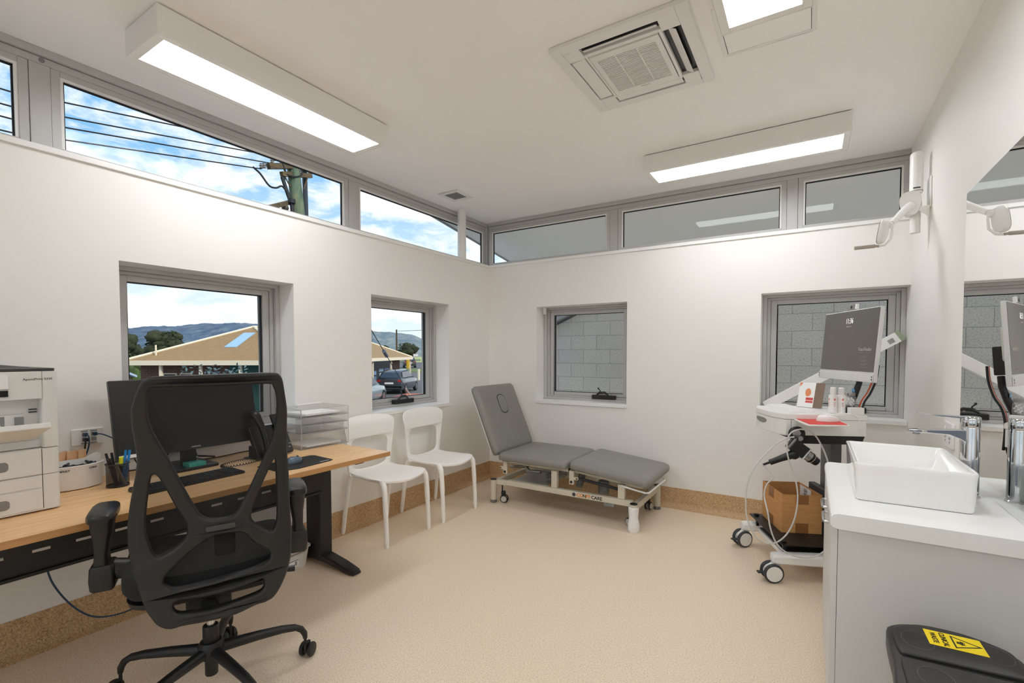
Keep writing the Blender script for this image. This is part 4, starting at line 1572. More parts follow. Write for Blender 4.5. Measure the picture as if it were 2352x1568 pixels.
# lettering on the rail
M_['orange'] = mat('orange_print', srgb(224, 128, 30), .5)
M_['dkprint'] = mat('dark_print', srgb(40, 40, 42), .5)
fr_ = lambda x, z: frame_M((x, 3.4045, z), (1, 0, 0), (0, 0, 1))
text('lettering', 'CO', .036, M_['orange'], o, fr_(-1.545, .1865), align='LEFT', world=True, bold=.0009)
text('lettering', 'N', .036, M_['dkprint'], o, fr_(-1.492, .1865), align='LEFT', world=True, bold=.0009)
text('lettering', 'FY', .036, M_['orange'], o, fr_(-1.466, .1865), align='LEFT', world=True, bold=.0009)
text('lettering', 'CARE', .036, M_['dkprint'], o, fr_(-1.422, .1865), align='LEFT', world=True, bold=.0009)
mb = MB()
Me = fr_(-1.568, .187)
mb.lathe([(.013, 0), (.016, 0), (.016, .0006), (.013, .0006)], (0, 0, 0), 24, Me)
mb.lathe([(0, 0), (.009, 0), (.009, .0006), (0, .0006)], (0, 0, 0), 20, Me)
em = mb.build('emblem', mat('emblem_grey', srgb(110, 110, 110), .5), o, world=True, smooth=False)
mb = MB()
mb.box(-.0018, -.006, .0007, .0018, .006, .0012, Me)
mb.box(-.006, -.0018, .0007, .006, .0018, .0012, Me)
mb.build('cross', M_['dkprint'], em, world=True, smooth=False)
# ------------------------------------------------------------------ counter, basin, tap, mirror
MX = CX - .005
CZ = .785
M_['cab'] = mat('pale_grey_laminate', srgb(214, 213, 211), .5)
M_['top'] = mat('white_laminate_top', srgb(240, 240, 238), .4)
o = thing('vanity_cabinet', 'pale grey vanity cabinet under the white worktop, behind the waste bin', 'cabinet', (.31, 2.25, 0))
bx('side_panel', M_['cab'], .082, 1.845, 0, CX - .001, 1.863, CZ - .05, o, world=True, bevel=.001)
bx('side_panel', M_['cab'], .082, 2.655, 0, CX - .001, 2.673, CZ - .05, o, world=True, bevel=.001)
mb = MB()
mb.box(.10, 1.864, .1, CX - .002, 2.654, .118)
mb.box(.13, 1.864, 0, .148, 2.654, .0995)
mb.box(CX - .012, 1.864, .119, CX - .002, 2.654, CZ - .051)
mb.build('carcass', M_['cab'], o, world=True)
for y0, y1 in ((1.847, 2.256), (2.26, 2.671)):
    d = bx('door', M_['cab'], .063, y0, .102, .081, y1, CZ - .053, o, world=True, bevel=.0015)
    yy = (y1 - .16) if y1 < 2.3 else (y0 + .03)
    mb = MB().tube([(.0628, yy, .675), (.052, yy, .675), (.048, yy + .008, .675), (.048, yy + .12, .675), (.052, yy + .13, .675), (.0628, yy + .13, .675)], .0055, 8)
    mb.build('handle', M_['steel'], d, world=True)
mb = MB()
prof = [(.06, CZ - .03), (.062, CZ - .012), (.070, CZ - .003), (.082, CZ), (CX - .001, CZ), (CX - .001, CZ - .049), (.082, CZ - .049), (.068, CZ - .046), (.061, CZ - .038)]
mb.loft([[(x, y, z) for x, z in prof] for y in (1.831, 2.69)])
o = tag(mb.build('worktop', M_['top'], loc=(.3, 2.26, CZ - .049), world=True), 'white worktop with rounded front edge on the vanity cabinet', 'worktop')

# mirror
o = thing('mirror', 'large frameless wall mirror rising from the worktop', 'mirror', (CX, 2.0, CZ))
M_['mirror'] = mat('mirror_silver', (.93, .94, .935, 1), .0, 1)
mb = MB()
mb._add([(MX, .9, CZ + .001), (MX, 2.757, CZ + .001), (MX, 2.757, 1.972), (MX, .9, 1.972)], [(0, 1, 2, 3)])
mb.build('glass', M_['mirror'], o, world=True, smooth=False)
bx('backing', mat('mirror_edge', srgb(120, 128, 126), .3), MX + .0004, .9, CZ + .001, CX - .0003, 2.757, 1.972, o, world=True, smooth=False)

# vessel basin
o = thing('basin', 'white rectangular vessel basin standing on the worktop', 'basin', (.294, 2.285, CZ))
hx, hy, H = .162, .247, .133


def rc(hx, hy, r, z):
    return [(x, y, z) for x, y in rrect(-hx, -hy, hx, hy, r, 6)]


mb = MB()
mb.loft([rc(hx - .010, hy - .008, .016, .002), rc(hx - .006, hy - .004, .018, .01), rc(hx - .002, hy - .001, .018, H - .02), rc(hx, hy, .018, H - .006), rc(hx - .002, hy - .002, .017, H - .001), rc(hx - .006, hy - .006, .015, H),
         rc(hx - .012, hy - .012, .012, H - .002), rc(hx - .016, hy - .016, .012, H - .008), rc(hx - .036, hy - .05, .02, .06), rc(hx - .07, hy - .10, .03, .03), rc(.03, .03, .02, .024)])
mb.build('bowl', M_['white_gloss'], o, ang=50)
MB().lathe([(.02, .0245), (.022, .0265), (.015, .029), (0, .029)], (0, 0, 0), 20).build('waste', M_['chrome'], o)
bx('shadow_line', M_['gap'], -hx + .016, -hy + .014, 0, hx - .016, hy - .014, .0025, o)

# tap
TXX, TYY = .485, 2.30
o = thing('basin_tap', 'tall chrome mixer tap with flat spout behind the basin', 'tap', (TXX, TYY, CZ))
mb = MB().lathe([(.03, 0), (.03, .004), (.026, .007), (.0255, .245), (.024, .25), (0, .25)], (0, 0, 0), 28)
mb.build('body', M_['chrome'], o)
mb = MB()
rings = []
for x, w, z0, z1 in ((.0, .020, .185, .24), (-.03, .019, .205, .24), (-.06, .018, .218, .238), (-.12, .018, .220, .234), (-.17, .0175, .2195, .23), (-.175, .015, .2205, .228)):
    rings.append([(x, y, z) for y, z in ((-w, z0), (w, z0), (w, z1), (-w, z1))])
mb.loft(rings)
sp = mb.build('spout', M_['chrome'], o, bevel=.003)
MB().cyl((-.15, 0, .213), (-.15, 0, .2195), .011, seg=18).build('aerator', M_['steel'], sp)
mb = MB().lathe([(.0255, .2505), (.026, .253), (.026, .285), (.024, .288), (0, .288)], (0, 0, 0), 28)
hl = mb.build('handle', M_['chrome'], o)
mb = MB()
rings = []
for x, w, z0, z1 in ((.012, .016, .279, .287), (-.05, .015, .281, .289), (-.12, .014, .286, .292), (-.15, .013, .288, .293)):
    rings.append([(x, y, z) for y, z in ((-w, z0), (w, z0), (w, z1), (-w, z1))])
mb.loft(rings)
mb.build('lever', M_['chrome'], hl, bevel=.002)

# double power point on the right wall
o = thing('power_point', 'white double power point on the right wall beside the mirror', 'power outlet', (CX, 2.93, .92))
MB().prism(rrect(-.075, -.058, .075, .058, .004, 3), 0, .012, frame_M((0, 0, 0), (0, -1, 0), (0, 0, 1))).build('plate', M_['white_pl'], o, bevel=.003)
for y in (-.04, .04):
    bx('switch', M_['white_pl'], -.0165, y - .009, .012, -.012, y + .009, .036, o, bevel=.002)
mb = MB()
for y in (-.04, .04):
    for dy, dz, a in ((-.009, -.012, .5), (.009, -.012, -.5), (0, -.03, 0)):
        m4 = Mr((-.0122, y + dy, dz)) @ Matrix.Rotation(a, 4, 'X')
        mb.box(-.0006, -.0016, -.006, .0004, .0016, .006, m4)
mb.build('slots', M_['seal'], o)

# ------------------------------------------------------------------ waste bin
o = thing('waste_bin', 'black twin lid clinical waste bin in front of the vanity cabinet', 'bin', (.327, 1.52, 0))
M_['bin'] = mat('bin_black', srgb(36, 36, 35), .42, bump=.05, bscale=500)
M_['bin_b'] = mat('bin_body_grey', srgb(178, 178, 174), .45)
hx, hy = .137, .19
ZB = .525


def binring(k, z, dx=0):
    # far side bows away from the viewer
    pts = []
    for x, y in smooth_loop([(-hx, -hy), (0, -hy - .01), (hx, -hy), (hx + .003, 0), (hx + .001, .13), (hx - .008, .17), (.1, .21), (.04, .232), (-.03, .234), (-.09, .215), (-hx + .008, .178), (-hx, .14), (-hx - .002, 0)], 5):
        pts.append((x * k + dx, y * k, z))
    return pts


mb = MB()
mb.loft([binring(.86, .002), binring(.88, .012), binring(.955, .47), binring(.96, .50)])
mb.build('body', M_['bin_b'], o)
mb = MB()
mb.loft([binring(.985, .47), binring(1.0, .478), binring(1.0, ZB - .012), binring(.985, ZB - .002), binring(.96, ZB)])
mb.build('lid_rim', M_['bin'], o, ang=50)


def flap(name, poly, z):
    mb = MB()
    P = smooth_loop(poly, 5)
    cx = sum(p[0] for p in P) / len(P)
    cy = sum(p[1] for p in P) / len(P)
    mb.loft([[(cx + (x - cx) * k, cy + (y - cy) * k, z + h) for x, y in P] for k, h in ((1, -.01), (1, .004), (.985, .008), (.95, .009), (.3, .009))])
    return mb.build(name, M_['bin'], o, ang=60)


f1 = flap('flap', [(-hx + .014, .04), (-hx + .012, .08), (-hx + .014, .145), (-hx + .03, .175), (-.06, .208), (-.01, .216), (.04, .212), (.09, .19), (.118, .165), (.125, .12), (.124, .06), (.112, .046), (0, .036), (-.108, .026)], ZB)
f2 = flap('flap', [(-hx + .014, -.008), (-hx + .012, -.06), (-hx + .014, -.15), (-hx + .03, -.176), (0, -.18), (.108, -.176), (.124, -.15), (.126, -.06), (.124, .0), (.11, .018), (0, .012), (-.108, .006)], ZB)
for fl_, (cx0, cy0) in ((f1, (-.075, .11)), (f1, (.08, .13)), (f2, (-.065, -.06))):
    mb = MB().tube([(cx0 + .034 * math.cos(2 * PI * k / 30), cy0 + .045 * math.sin(2 * PI * k / 30), ZB + .0092) for k in range(30)], .0007, 6, True)
    mb.build('ring_mark', mat('ring_grey', srgb(95, 95, 94), .4), fl_)
# sticker
M_['sty'] = mat('sticker_yellow', srgb(250, 222, 12), .45)
M_['stk'] = mat('sticker_black', srgb(24, 22, 16), .5)
Ms = frame_M((.028, .115, ZB + .0094), (-.05, -1, 0), (1, -.05, 0))       # reads from the right-hand side: x across towards viewer, y to the right
Ms = Mr((.006, .148, ZB + .0094)) @ Matrix.Rotation(R(-88), 4, 'Z')
mb = MB().box(-.040, -.058, 0, .040, .058, .0005, Ms)
stk = mb.build('warning_sticker', M_['sty'], f1, smooth=False)
text('lettering', 'CLINICAL', .0165, M_['stk'], stk, Ms @ Mr((0, -.022, .0009)), bold=.0002)
text('lettering', 'WASTE', .0165, M_['stk'], stk, Ms @ Mr((0, -.042, .0009)), bold=.0002)
Mt = Ms @ Mr((0, .009, 0)) @ Matrix.Diagonal((1.2, 1.12, 1, 1))
mb = MB()
tri = [(-.027, -.012), (.027, -.012), (0, .042)]
tin = [(-.0215, -.0088), (.0215, -.0088), (0, .0345)]
for k in range(3):
    mb._add([(*tri[k], .0008), (*tri[(k + 1) % 3], .0008), (*tin[(k + 1) % 3], .0008), (*tin[k], .0008)], [(0, 1, 2, 3)], Mt)
for a in (90, 210, 330):
    c = Vector((.0042 * math.cos(R(a)), .003 + .0042 * math.sin(R(a)), .0009))
    arc = [(c.x + .0052 * math.cos(R(a + t)), c.y + .0052 * math.sin(R(a + t)), .0009) for t in range(-140, 141, 20)]
    # arc opens outwards
    arc = [(c.x + .0052 * math.cos(R(a + 180 + t)), c.y + .0052 * math.sin(R(a + 180 + t)), .0009) for t in range(-135, 136, 15)]
    n = len(arc)
    mb.tube(arc, [.0004 + .0011 * math.sin(PI * k / (n - 1)) for k in range(n)], 6, M=Mt, flat=.3)
mb.tube([(.0062 * math.cos(2 * PI * k / 24), .003 + .0062 * math.sin(2 * PI * k / 24), .0009) for k in range(24)], .0007, 6, True, M=Mt, flat=.4)
mb.build('hazard_symbol', M_['stk'], stk, smooth=False)

# ------------------------------------------------------------------ wall mounted examination lamp
o = thing('examination_lamp', 'white articulated examination lamp mounted high on the right wall', 'examination lamp', (CX, 3.66, 2.17))
LP = (.488, 3.56)
bx('mount_plate', M_['white_metal'], CX - .008, 3.505, 2.115, CX - .0005, 3.675, 2.285, o, world=True, bevel=.003)
mb = MB()
mb.box(CX - .07, 3.51, 2.115, CX - .008, 3.62, 2.123)
mb._add([(CX - .07, 3.512, 2.115), (CX - .008, 3.512, 2.115), (CX - .008, 3.512, 2.06), (CX - .07, 3.516, 2.115), (CX - .008, 3.516, 2.115), (CX - .008, 3.516, 2.06)], [(0, 1, 2), (3, 5, 4), (0, 3, 4, 1), (1, 4, 5, 2), (2, 5, 3, 0)])
mb.build('bracket', M_['white_metal'], o, world=True)
mb = MB().lathe([(.026, 2.205), (.0305, 2.21), (.031, 2.42), (.029, 2.432), (.02, 2.44), (0, 2.442)], (*LP, 0), 28)
mb.build('spring_cover', M_['white_pl'], o, world=True)
mb = MB().cyl((*LP, 1.985), (*LP, 2.12), .024, seg=24)
mb.build('lower_sleeve', M_['white_pl'], o, world=True)
mb = MB().lathe([(.0312, 2.218), (.0318, 2.2185), (.0318, 2.2215), (.0312, 2.222)], (*LP, 0), 28)
mb.build('ring', M_['grey_pl'], o, world=True)
mb = MB()
pr = smooth_loop([(-.04, 2.10), (-.05, 2.14), (-.048, 2.18), (-.025, 2.205), (.03, 2.205), (.042, 2.17), (.04, 2.12), (.02, 2.08), (-.02, 2.08)], 4)
mb.loft([[(LP[0] - .02 + y_ * .2 + q[0], LP[1] - .02 + y_, q[1]) for q in pr] for y_ in (-.05, -.04, .03, .04)])
mb.build('joint_housing', M_['white_pl'], o, world=True, ang=50)
hd = Vector((.345, 3.30, 1.992))
mb = MB().tube([(LP[0] - .03, LP[1] - .06, 2.13), (LP[0] - .06, LP[1] - .10, 2.10), (hd.x + .01, hd.y + .01, hd.z + .01)], [.022, .02, .014], 14)
mb.build('arm', M_['white_pl'], o, world=True)
mb = MB().ball((hd.x, hd.y, hd.z), .019, 16)
mb.tube([(hd.x + .01, hd.y, hd.z), (hd.x + .012, hd.y, hd.z - .03), (hd.x + .008, hd.y, hd.z - .075), (hd.x - .018, hd.y, hd.z - .105), (hd.x - .045, hd.y - .005, hd.z - .11)], .006, 10)
mb.build('yoke', M_['white_pl'], o, world=True)
Ml = frame_M((hd.x - .035, hd.y - .012, hd.z - .035), (.25, .92, .1), (.15, -.1, 1))   # disc plane, z away
mb = MB()
rings = []
for z, k in ((.026, .55), (.018, .9), (0, 1), (-.006, .97)):
    rings.append([(.052 * k * (abs(math.cos(t)) ** .7) * math.copysign(1, math.cos(t)), .066 * k * (abs(math.sin(t)) ** .7) * math.copysign(1, math.sin(t)), z) for t in [2 * PI * q / 28 for q in range(28)]])
mb.loft(rings, M=Ml)
h_ = mb.build('lamp_head', M_['white_pl'], o, world=True)
mb = MB()
for sgn in (1,):
    mb.loft([[(p[0] * .93, p[1] * .93, -.0062) for p in rings[2]], [(p[0] * .93, p[1] * .93, -.009) for p in rings[2]]], M=Ml)
mb.build('lens_ring', M_['grey_pl'], h_, world=True)
mb = MB().lathe([(.0, -.0092), (.032, -.0092), (.032, -.0115), (0, -.0125)], (0, 0, 0), 24, Ml)
mb.build('lens', mat('lamp_lens', srgb(214, 208, 196), .15), h_, world=True)
mb = MB().tube([(hd.x - .045, hd.y - .01, hd.z - .11), (hd.x - .06, hd.y - .012, hd.z - .108), (hd.x - .062, hd.y - .012, hd.z - .108), (hd.x - .155, hd.y - .03, hd.z - .112)], [.007, .007, .010, .010], 14)
mb.build('handle', mat('handle_beige', srgb(170, 162, 150), .5), h_, world=True)
mb = MB()
for k in range(9):
    a = R(-118 + k * 7)
    mb.box(-.0016, -.0002, -.004, .0016, .0004, .004, Matrix.Translation((LP[0] + .0311 * math.cos(a), LP[1] + .0311 * math.sin(a), 2.234)) @ Matrix.Rotation(a + HP, 4, 'Z'))
mb.build('lettering', M_['dkprint'], o, world=True, smooth=False)

# ------------------------------------------------------------------ trolley
TO = Vector((-.213, 3.281, 0))
TR = math.atan2(.407, .914)
o = thing('medical_trolley', 'white medical trolley on castors between the counter and the back wall', 'trolley', TO, TR)
TROLLEY = o
W0_, W1_ = -.17, .273
xr = .455


def tray_outline(ins=0):
    pts = [(xr - ins, W0_ + ins), (xr - ins, W1_ - ins)]
    n = 14
    fr = []
    for k in range(n + 1):
        y = W1_ - ins - (W1_ - W0_ - 2 * ins) * k / n
        t = (y - (W0_ + W1_) / 2) / ((W1_ - W0_) / 2)
        fr.append((.045 * (abs(t) ** 3.0) - .02 + ins + .0 * t, y))
    return pts + fr


mb = MB()
mb.prism(tray_outline(), .92, .948)
mb.prism(tray_outline(.004), .9475, .951)
mb.build('tray_top', M_['white_pl'], o, bevel=.003)
mb = MB()
pts = [p for p in tray_outline(.004)]
mb.prism([(p[0], p[1]) for p in pts if p[0] > .1] + [(.06, W1_ - .004), (.06, W0_ + .004)], .828, .919)
mb.build('drawer_box', M_['white_pl'], o, bevel=.003)
mb = MB()
pts = [p for p in tray_outline(.002) if p[0] < .2]
mb.prism([(.058, W1_ - .002)] + pts + [(.058, W0_ + .002)], .826, .918)
d = mb.build('drawer_front', M_['white_pl'], o, bevel=.004)
yc_ = (W0_ + W1_) / 2
mb = MB()
sl = [(y, z) for y, z in smooth_loop([(-.075, .0), (-.07, -.014), (-.03, -.024), (.03, -.024), (.07, -.014), (.075, 0), (.04, .006), (-.04, .006)], 4)]
mb.loft([[(-.0205 + .0 * k, yc_ + .02 + y * 1.0, .895 + z) for y, z in sl] for k in (0,)] + [[(-.013, yc_ + .02 + y * .9, .895 + z * .9) for y, z in sl]])
mb.build('handle', M_['grey_pl'], d)
# mouse shelf pulled out at the near side, with red pad
mb = MB()
pf = [(.07, W0_ - .001), (.045, W0_ - .222), (.25, W0_ - .222), (.305, W0_ - .001)]
mb.prism(pf, .914, .922)
mb.build('mouse_shelf', M_['white_pl'], o, bevel=.002)
# underside, column, base
mb = MB()
mb._add([(.10, W0_ + .02, .827), (xr, W0_ + .02, .827), (xr, W1_ - .02, .827), (.10, W1_ - .02, .827), (.13, W0_ + .035, .775), (xr - .01, W0_ + .035, .775), (xr - .01, W1_ - .035, .775), (.13, W1_ - .035, .775)],
        [(0, 1, 2, 3), (7, 6, 5, 4), (0, 4, 5, 1), (1, 5, 6, 2), (2, 6, 7, 3), (3, 7, 4, 0)])
mb.build('under_tray', M_['black_pl'], o, bevel=.003)
mb = MB().prism(rrect(.345, -.02, .405, .12, .015, 4), .17, .775)
mb.build('column', mat('column_grey', srgb(92, 92, 92), .4, .3), o)
mb = MB()
for y in (-.225, .285):
    rings = []
    for x, hw, z0, z1 in ((-.06, .02, .118, .15), (-.055, .032, .112, .158), (-.03, .036, .11, .162), (.2, .04, .108, .165), (.44, .036, .11, .162), (.46, .028, .115, .155)):
        yy = y
        rings.append([(x, yy + q[0], z) for q, z in (((-hw, 0), z0 + .008), ((-hw + .008, 0), z0), ((hw - .008, 0), z0), ((hw, 0), z0 + .008), ((hw, 0), z1 - .012), ((hw - .012, 0), z1), ((-hw + .012, 0), z1), ((-hw, 0), z1 - .012))])
    mb.loft(rings)
mb.build('base_arms', M_['white_pl'], o)
mb = MB()
rings = []
for z, x0, hy in ((.065, .17, .12), (.07, .16, .14), (.125, .02, .19), (.15, .02, .19)):
    rings.append([(x, .03 + y, z) for x, y in rrect(x0, -hy, .44, hy, .02, 3)])
mb.loft(rings)
mb.build('base_hull', M_['white_pl'], o)
mb = MB()
mb.prism([(.0, -.23), (.0, .31), (.03, .315), (.43, .30), (.43, -.22), (.05, -.225)], .205, .211)
mb.box(.02, -.2, .151, .4, .27, .205) if False else None
for x in (.03, .4):
    for y in (-.17, .25):
        mb.box(x - .008, y - .008, .151, x + .008, y + .008, .205)
mb.build('shelf', M_['black_met'], o)
mb = MB().prism([(.03, -.19), (.05, -.205), (.42, -.2), (.42, .2), (.03, .2)], .1502, .158)
mb.build('base_cover', M_['black_met'], o)
mb = MB()
for x, y in ((.006, -.19), (.02, .27)):
    mb.box(x, y - .012, .2112, x + .025, y + .012, .225)
mb.build('strap_clip', M_['black_pl'], o, bevel=.002)
for x, y, rz in ((-.035, -.225, .45), (-.035, .285, .75), (.42, -.225, -.5), (.42, .285, .2)):
    Mc = Mr((x, y, 0)) @ Matrix.Rotation(rz - TR, 4, 'Z')
    mb = MB()
    mb.cyl((0, 0, .1), (0, 0, .115), .024, seg=18, M=Mc)
    pr = smooth_loop([(-.012, .108), (.016, .108), (.024, .085), (.014, .055), (-.03, .05), (-.052, .07), (-.035, .095)], 4)
    mb.loft([[(q[0], y_, q[1]) for q in pr] for y_ in (-.012, .012)], M=Mc)
    c = mb.build('caster', M_['white_pl'], o, ang=50)
    mb = MB()
    mb2 = MB()
    for s in (-1, 1):
        mw = Mc @ Mr((-.02, s * .026, .054)) @ Matrix.Rotation(HP, 4, 'X')
        mb.lathe([(.043, -.011), (.050, -.010), (.054, -.005), (.054, .005), (.050, .010), (.043, .011)], (0, 0, 0), 32, mw)
        mb2.lathe([(0, -.0112), (.0432, -.0112), (.0432, .0112), (0, .0112)], (0, 0, 0), 32, mw)
    mb.build('tyre', mat('tyre_grey', srgb(58, 60, 64), .5), c)
    mb2.build('hub_cap', M_['white_pl'], c)
    mb = MB()
    mb.box(-.10, -.014, .045, -.06, .014, .055, Mc @ Mr((0, 0, .0)) @ Matrix.Rotation(R(0), 4, 'Y'))
    mb.build('brake_pedal', mat('pedal_grey', srgb(52, 54, 58), .5), c, bevel=.004)
bx('post_base', M_['white_pl'], .368, -.166, .9512, .44, -.13, .99, o, bevel=.002)
mb = MB()
mb.box(.385, -.09, .9512, .452, .10, .985)
mb.tube([(.44, .0, .97), (.475, -.0, 1.05), (.497, -.0, 1.12), (.503, -.0, 1.178)], [.02, .017, .016, .016], 12)
mb.build('screen_post', M_['black_sm'], o, bevel=.004)
TM = ROOTM[o.name]


def tl_(x, y, z):
    return TM @ Vector((x, y, z))


# computer on the post
o = thing('all_in_one_computer', 'silver framed computer screen showing the time on the trolley', 'computer', tl_(.43, -.005, 1.133), TR)
tb = R(4.5)
Mc = frame_M((-.022, -.0, .006), (0, -1, 0), (math.sin(tb), 0, math.cos(tb)))     # x to the right as seen, y up, z toward the room
Wd, Hh = .289, .412
M_['silver'] = mat('silver_plastic', srgb(214, 214, 212), .4, .2)
M_['aio'] = mat('lit_grey_screen', srgb(38, 37, 34), .25, emit=srgb(84, 80, 72), estr=.55)
mb = MB().box(-Wd, 0, -.022, Wd, Hh, -.0005, Mc)
mb.build('housing', M_['silver'], o, bevel=.004)
mb = MB().box(-Wd + .006, .056, -.0004, Wd - .006, Hh - .005, .0006, Mc)
sc = mb.build('screen', M_['aio'], o, smooth=False)
mb = MB().box(-Wd, .0, -.0004, Wd, .045, .006, Mc)
sb = mb.build('speaker_bar', M_['silver'], o, bevel=.003)
mb = MB()
for x in (-Wd + .003, Wd - .01):
    for z in (.012, .026):
        mb.box(x, z, .0062, x + .007, z + .008, .0068, Mc)
mb.build('vents', M_['seal'], sb)
M_['glow'] = mat('lit_text', srgb(200, 200, 196), .5, emit=srgb(225, 223, 215), estr=.8)
M_['dimglow'] = mat('dim_lit_text', srgb(130, 128, 122), .5, emit=srgb(140, 136, 128), estr=.6)
text('clock_digits', '11:36', .044, M_['glow'], sc, Mc @ Mr((.0, .348, .0011)), depth=.0002, sx=.8)
mb = MB()
for x0_, x1_ in ((-.026, -.014), (-.009, .004), (.009, .022)):
    mb.box(x0_, .314, .0009, x1_, .319, .0012, Mc)
mb.build('date_text', M_['dimglow'], sc, smooth=False)
text('lettering', 'FotoFinder', .028, M_['dimglow'], sc, Mc @ Mr((.185, .18, .0011)), depth=.0002)
mb = MB()
mb.box(.125, .161, .0009, .245, .1625, .0012, Mc)
for k, (w_, y) in enumerate(((.05, .14), (.04, .134), (.06, .12), (.045, .114), (.07, .098), (.04, .092), (.07, .08))):
    mb.box(.185 - w_ / 2, y, .0009, .185 + w_ / 2, y + .0022, .0012, Mc)
mb.build('small_print', mat('faint_text', srgb(90, 88, 82), .5, emit=srgb(98, 95, 88), estr=.55), sc, smooth=False)
mb = MB().box(-.055, Hh + .0, -.02, .03, Hh + .038, -.006, Mc)
wc = mb.build('webcam', M_['grey_pl'], o, bevel=.004)
mb = MB().lathe([(.008, 0), (.008, .002), (0, .003)], (0, 0, 0), 14, Mc @ Mr((-.01, Hh + .02, -.0062)))
mb.build('lens', M_['black_sm'], wc)
mb = MB().box(.03, Hh + .004, -.02, .045, Hh + .036, -.004, Mc)
mb.build('camera_side', M_['white_pl'], wc, bevel=.003)
mb = MB().box(-.12, .12, -.06, .12, .3, -.0225, Mc)
mb.build('back_shell', M_['silver'], o, bevel=.01)
mb = MB().box(-.05, .05, -.108, .05, .2, -.0605, Mc)
mb.build('mount', M_['black_pl'], o, bevel=.006)
# badge on the post
oo = MB().lathe([(0, 0), (.016, 0), (.016, .0015), (0, .0015)], (0, 0, 0), 24, Matrix.Rotation(-HP, 4, 'Y')).build('badge', mat('badge_blue', srgb(120, 180, 225), .4), TROLLEY)
oo.location = (.466, .0, 1.075)
# cables beside the post
for nm, col, dy, lab, r_ in (('orange_cable', srgb(220, 92, 40), -.055, 'orange cable running down behind the trolley screen', .005), ('white_cable', srgb(225, 225, 222), -.07, 'white cable next to the orange one behind the trolley screen', .0045), ('black_cable', srgb(26, 26, 28), -.085, 'black cable next to the orange one behind the trolley screen', .0055)):
    P = [tl_(*q) for q in ((.535, dy - .03, 1.23), (.528, dy - .025, 1.15), (.508, dy - .01, 1.07), (.48, dy - .0, 1.01), (.466, dy + .0, .93), (.47, dy + .0, .8))]
    cable(nm, [tuple(p) for p in P], r_, mat(nm, col, .45), lab, 'cable')

# items on the trolley
def on_tray(x, y, z=.9512):
    return tl_(x, y, z)


keyboard('keyboard', 'white compact keyboard on the top of the trolley', on_tray(.14, .075), TR - HP, .40, .125, M_['white_pl'], mat('key_white', srgb(242, 241, 239), .5), .008)
o = thing('red_mouse_pad', 'red mouse pad on the pulled-out side shelf of the trolley', 'mouse pad', tl_(.17, W0_ - .11, .9222), TR)
MB().prism([(.082 - .17, .106), (.058 - .17, -.104), (.243 - .17, -.104), (.292 - .17, .106)], 0, .002).build('pad', mat('pad_red', srgb(214, 62, 54), .6), o)
mouse('white_mouse', 'white computer mouse on the red mouse pad', tl_(.205, W0_ - .09, .9244), TR, .115, .06, .034, M_['white_pl'], False)
# card holder
o = thing('card_stand', 'small clear stand with an orange and white leaflet on the trolley', 'leaflet stand', on_tray(.285, .165), TR + .7)
MB().box(-.0, -.066, 0, .045, .066, .003).build('foot', M_['acr_e'], o)
Mk = frame_M((.02, 0, .003), (0, -1, 0), (.28, 0, .96))
MB().box(-.08, 0, -.0035, .08, .04, -.002, Mk).build('pocket', M_['acr'], o)
lf = MB().box(-.075, 0, -.002, .022, .16, 0, Mk).build('leaflet', M_['paper'], o, smooth=False)
M_['lorange'] = mat('leaflet_orange', srgb(226, 140, 96), .6)
mb = MB()
mb.prism(smooth_loop([(-.03, .075), (-.012, .07), (.0, .09), (-.006, .115), (-.02, .122), (-.034, .105)], 4), .0002, .0006, Mk)
mb.prism([(-.074, .13), (-.055, .158), (-.074, .158)], .0002, .0006, Mk)
mb.build('picture', M_['lorange'], lf, smooth=False)
mb = MB()
mb.box(-.026, .045, .0002, .018, .062, .0006, Mk)
mb.box(-.026, .028, .0002, .018, .041, .0006, Mk)
mb.build('red_text_block', mat('leaflet_red', srgb(208, 74, 66), .6), lf, smooth=False)
MB().box(.0225, 0, -.002, .075, .16, 0, Mk).build('brown_leaflet', mat('leaflet_brown', srgb(128, 108, 92), .6), o, smooth=False)


def bottle(x, y, h, label):
    o = thing('pump_bottle', label, 'bottle', on_tray(x, y), TR, 'white bottles on the trolley')
    mb = MB().lathe([(.018, 0), (.022, .003), (.022, h * .66), (.020, h * .7), (.013, h * .73), (.013, h * .76)], (0, 0, 0), 24)
    mb.build('body', M_['white_pl'], o)
    mb = MB().lathe([(.0155, h * .762), (.016, h * .77), (.0145, h * .98), (.012, h), (0, h)], (0, 0, 0), 22)
    mb.build('cap', M_['white_pl'], o)
    mb = MB()
    for k, (z0, z1) in enumerate(((.5, .58), (.4, .42), (.34, .36), (.28, .3))):
        for t0 in (175, 255):
            for s_ in range(4):
                a, b = R(t0 + s_ * 6), R(t0 + s_ * 6 + 6)
                mb._add([(.0223 * math.cos(a), .0223 * math.sin(a), h * z0), (.0223 * math.cos(b), .0223 * math.sin(b), h * z0), (.0223 * math.cos(b), .0223 * math.sin(b), h * z1), (.0223 * math.cos(a), .0223 * math.sin(a), h * z1)], [(0, 1, 2, 3)])
    mb.build('print', mat('bottle_print', srgb(214, 120, 110), .6), o, smooth=False)
    return o


bottle(.305, -.105, .15, 'white bottle on the trolley, nearer the leaflet stand')
bottle(.352, -.098, .148, 'white bottle on the trolley, beside the small jar side')
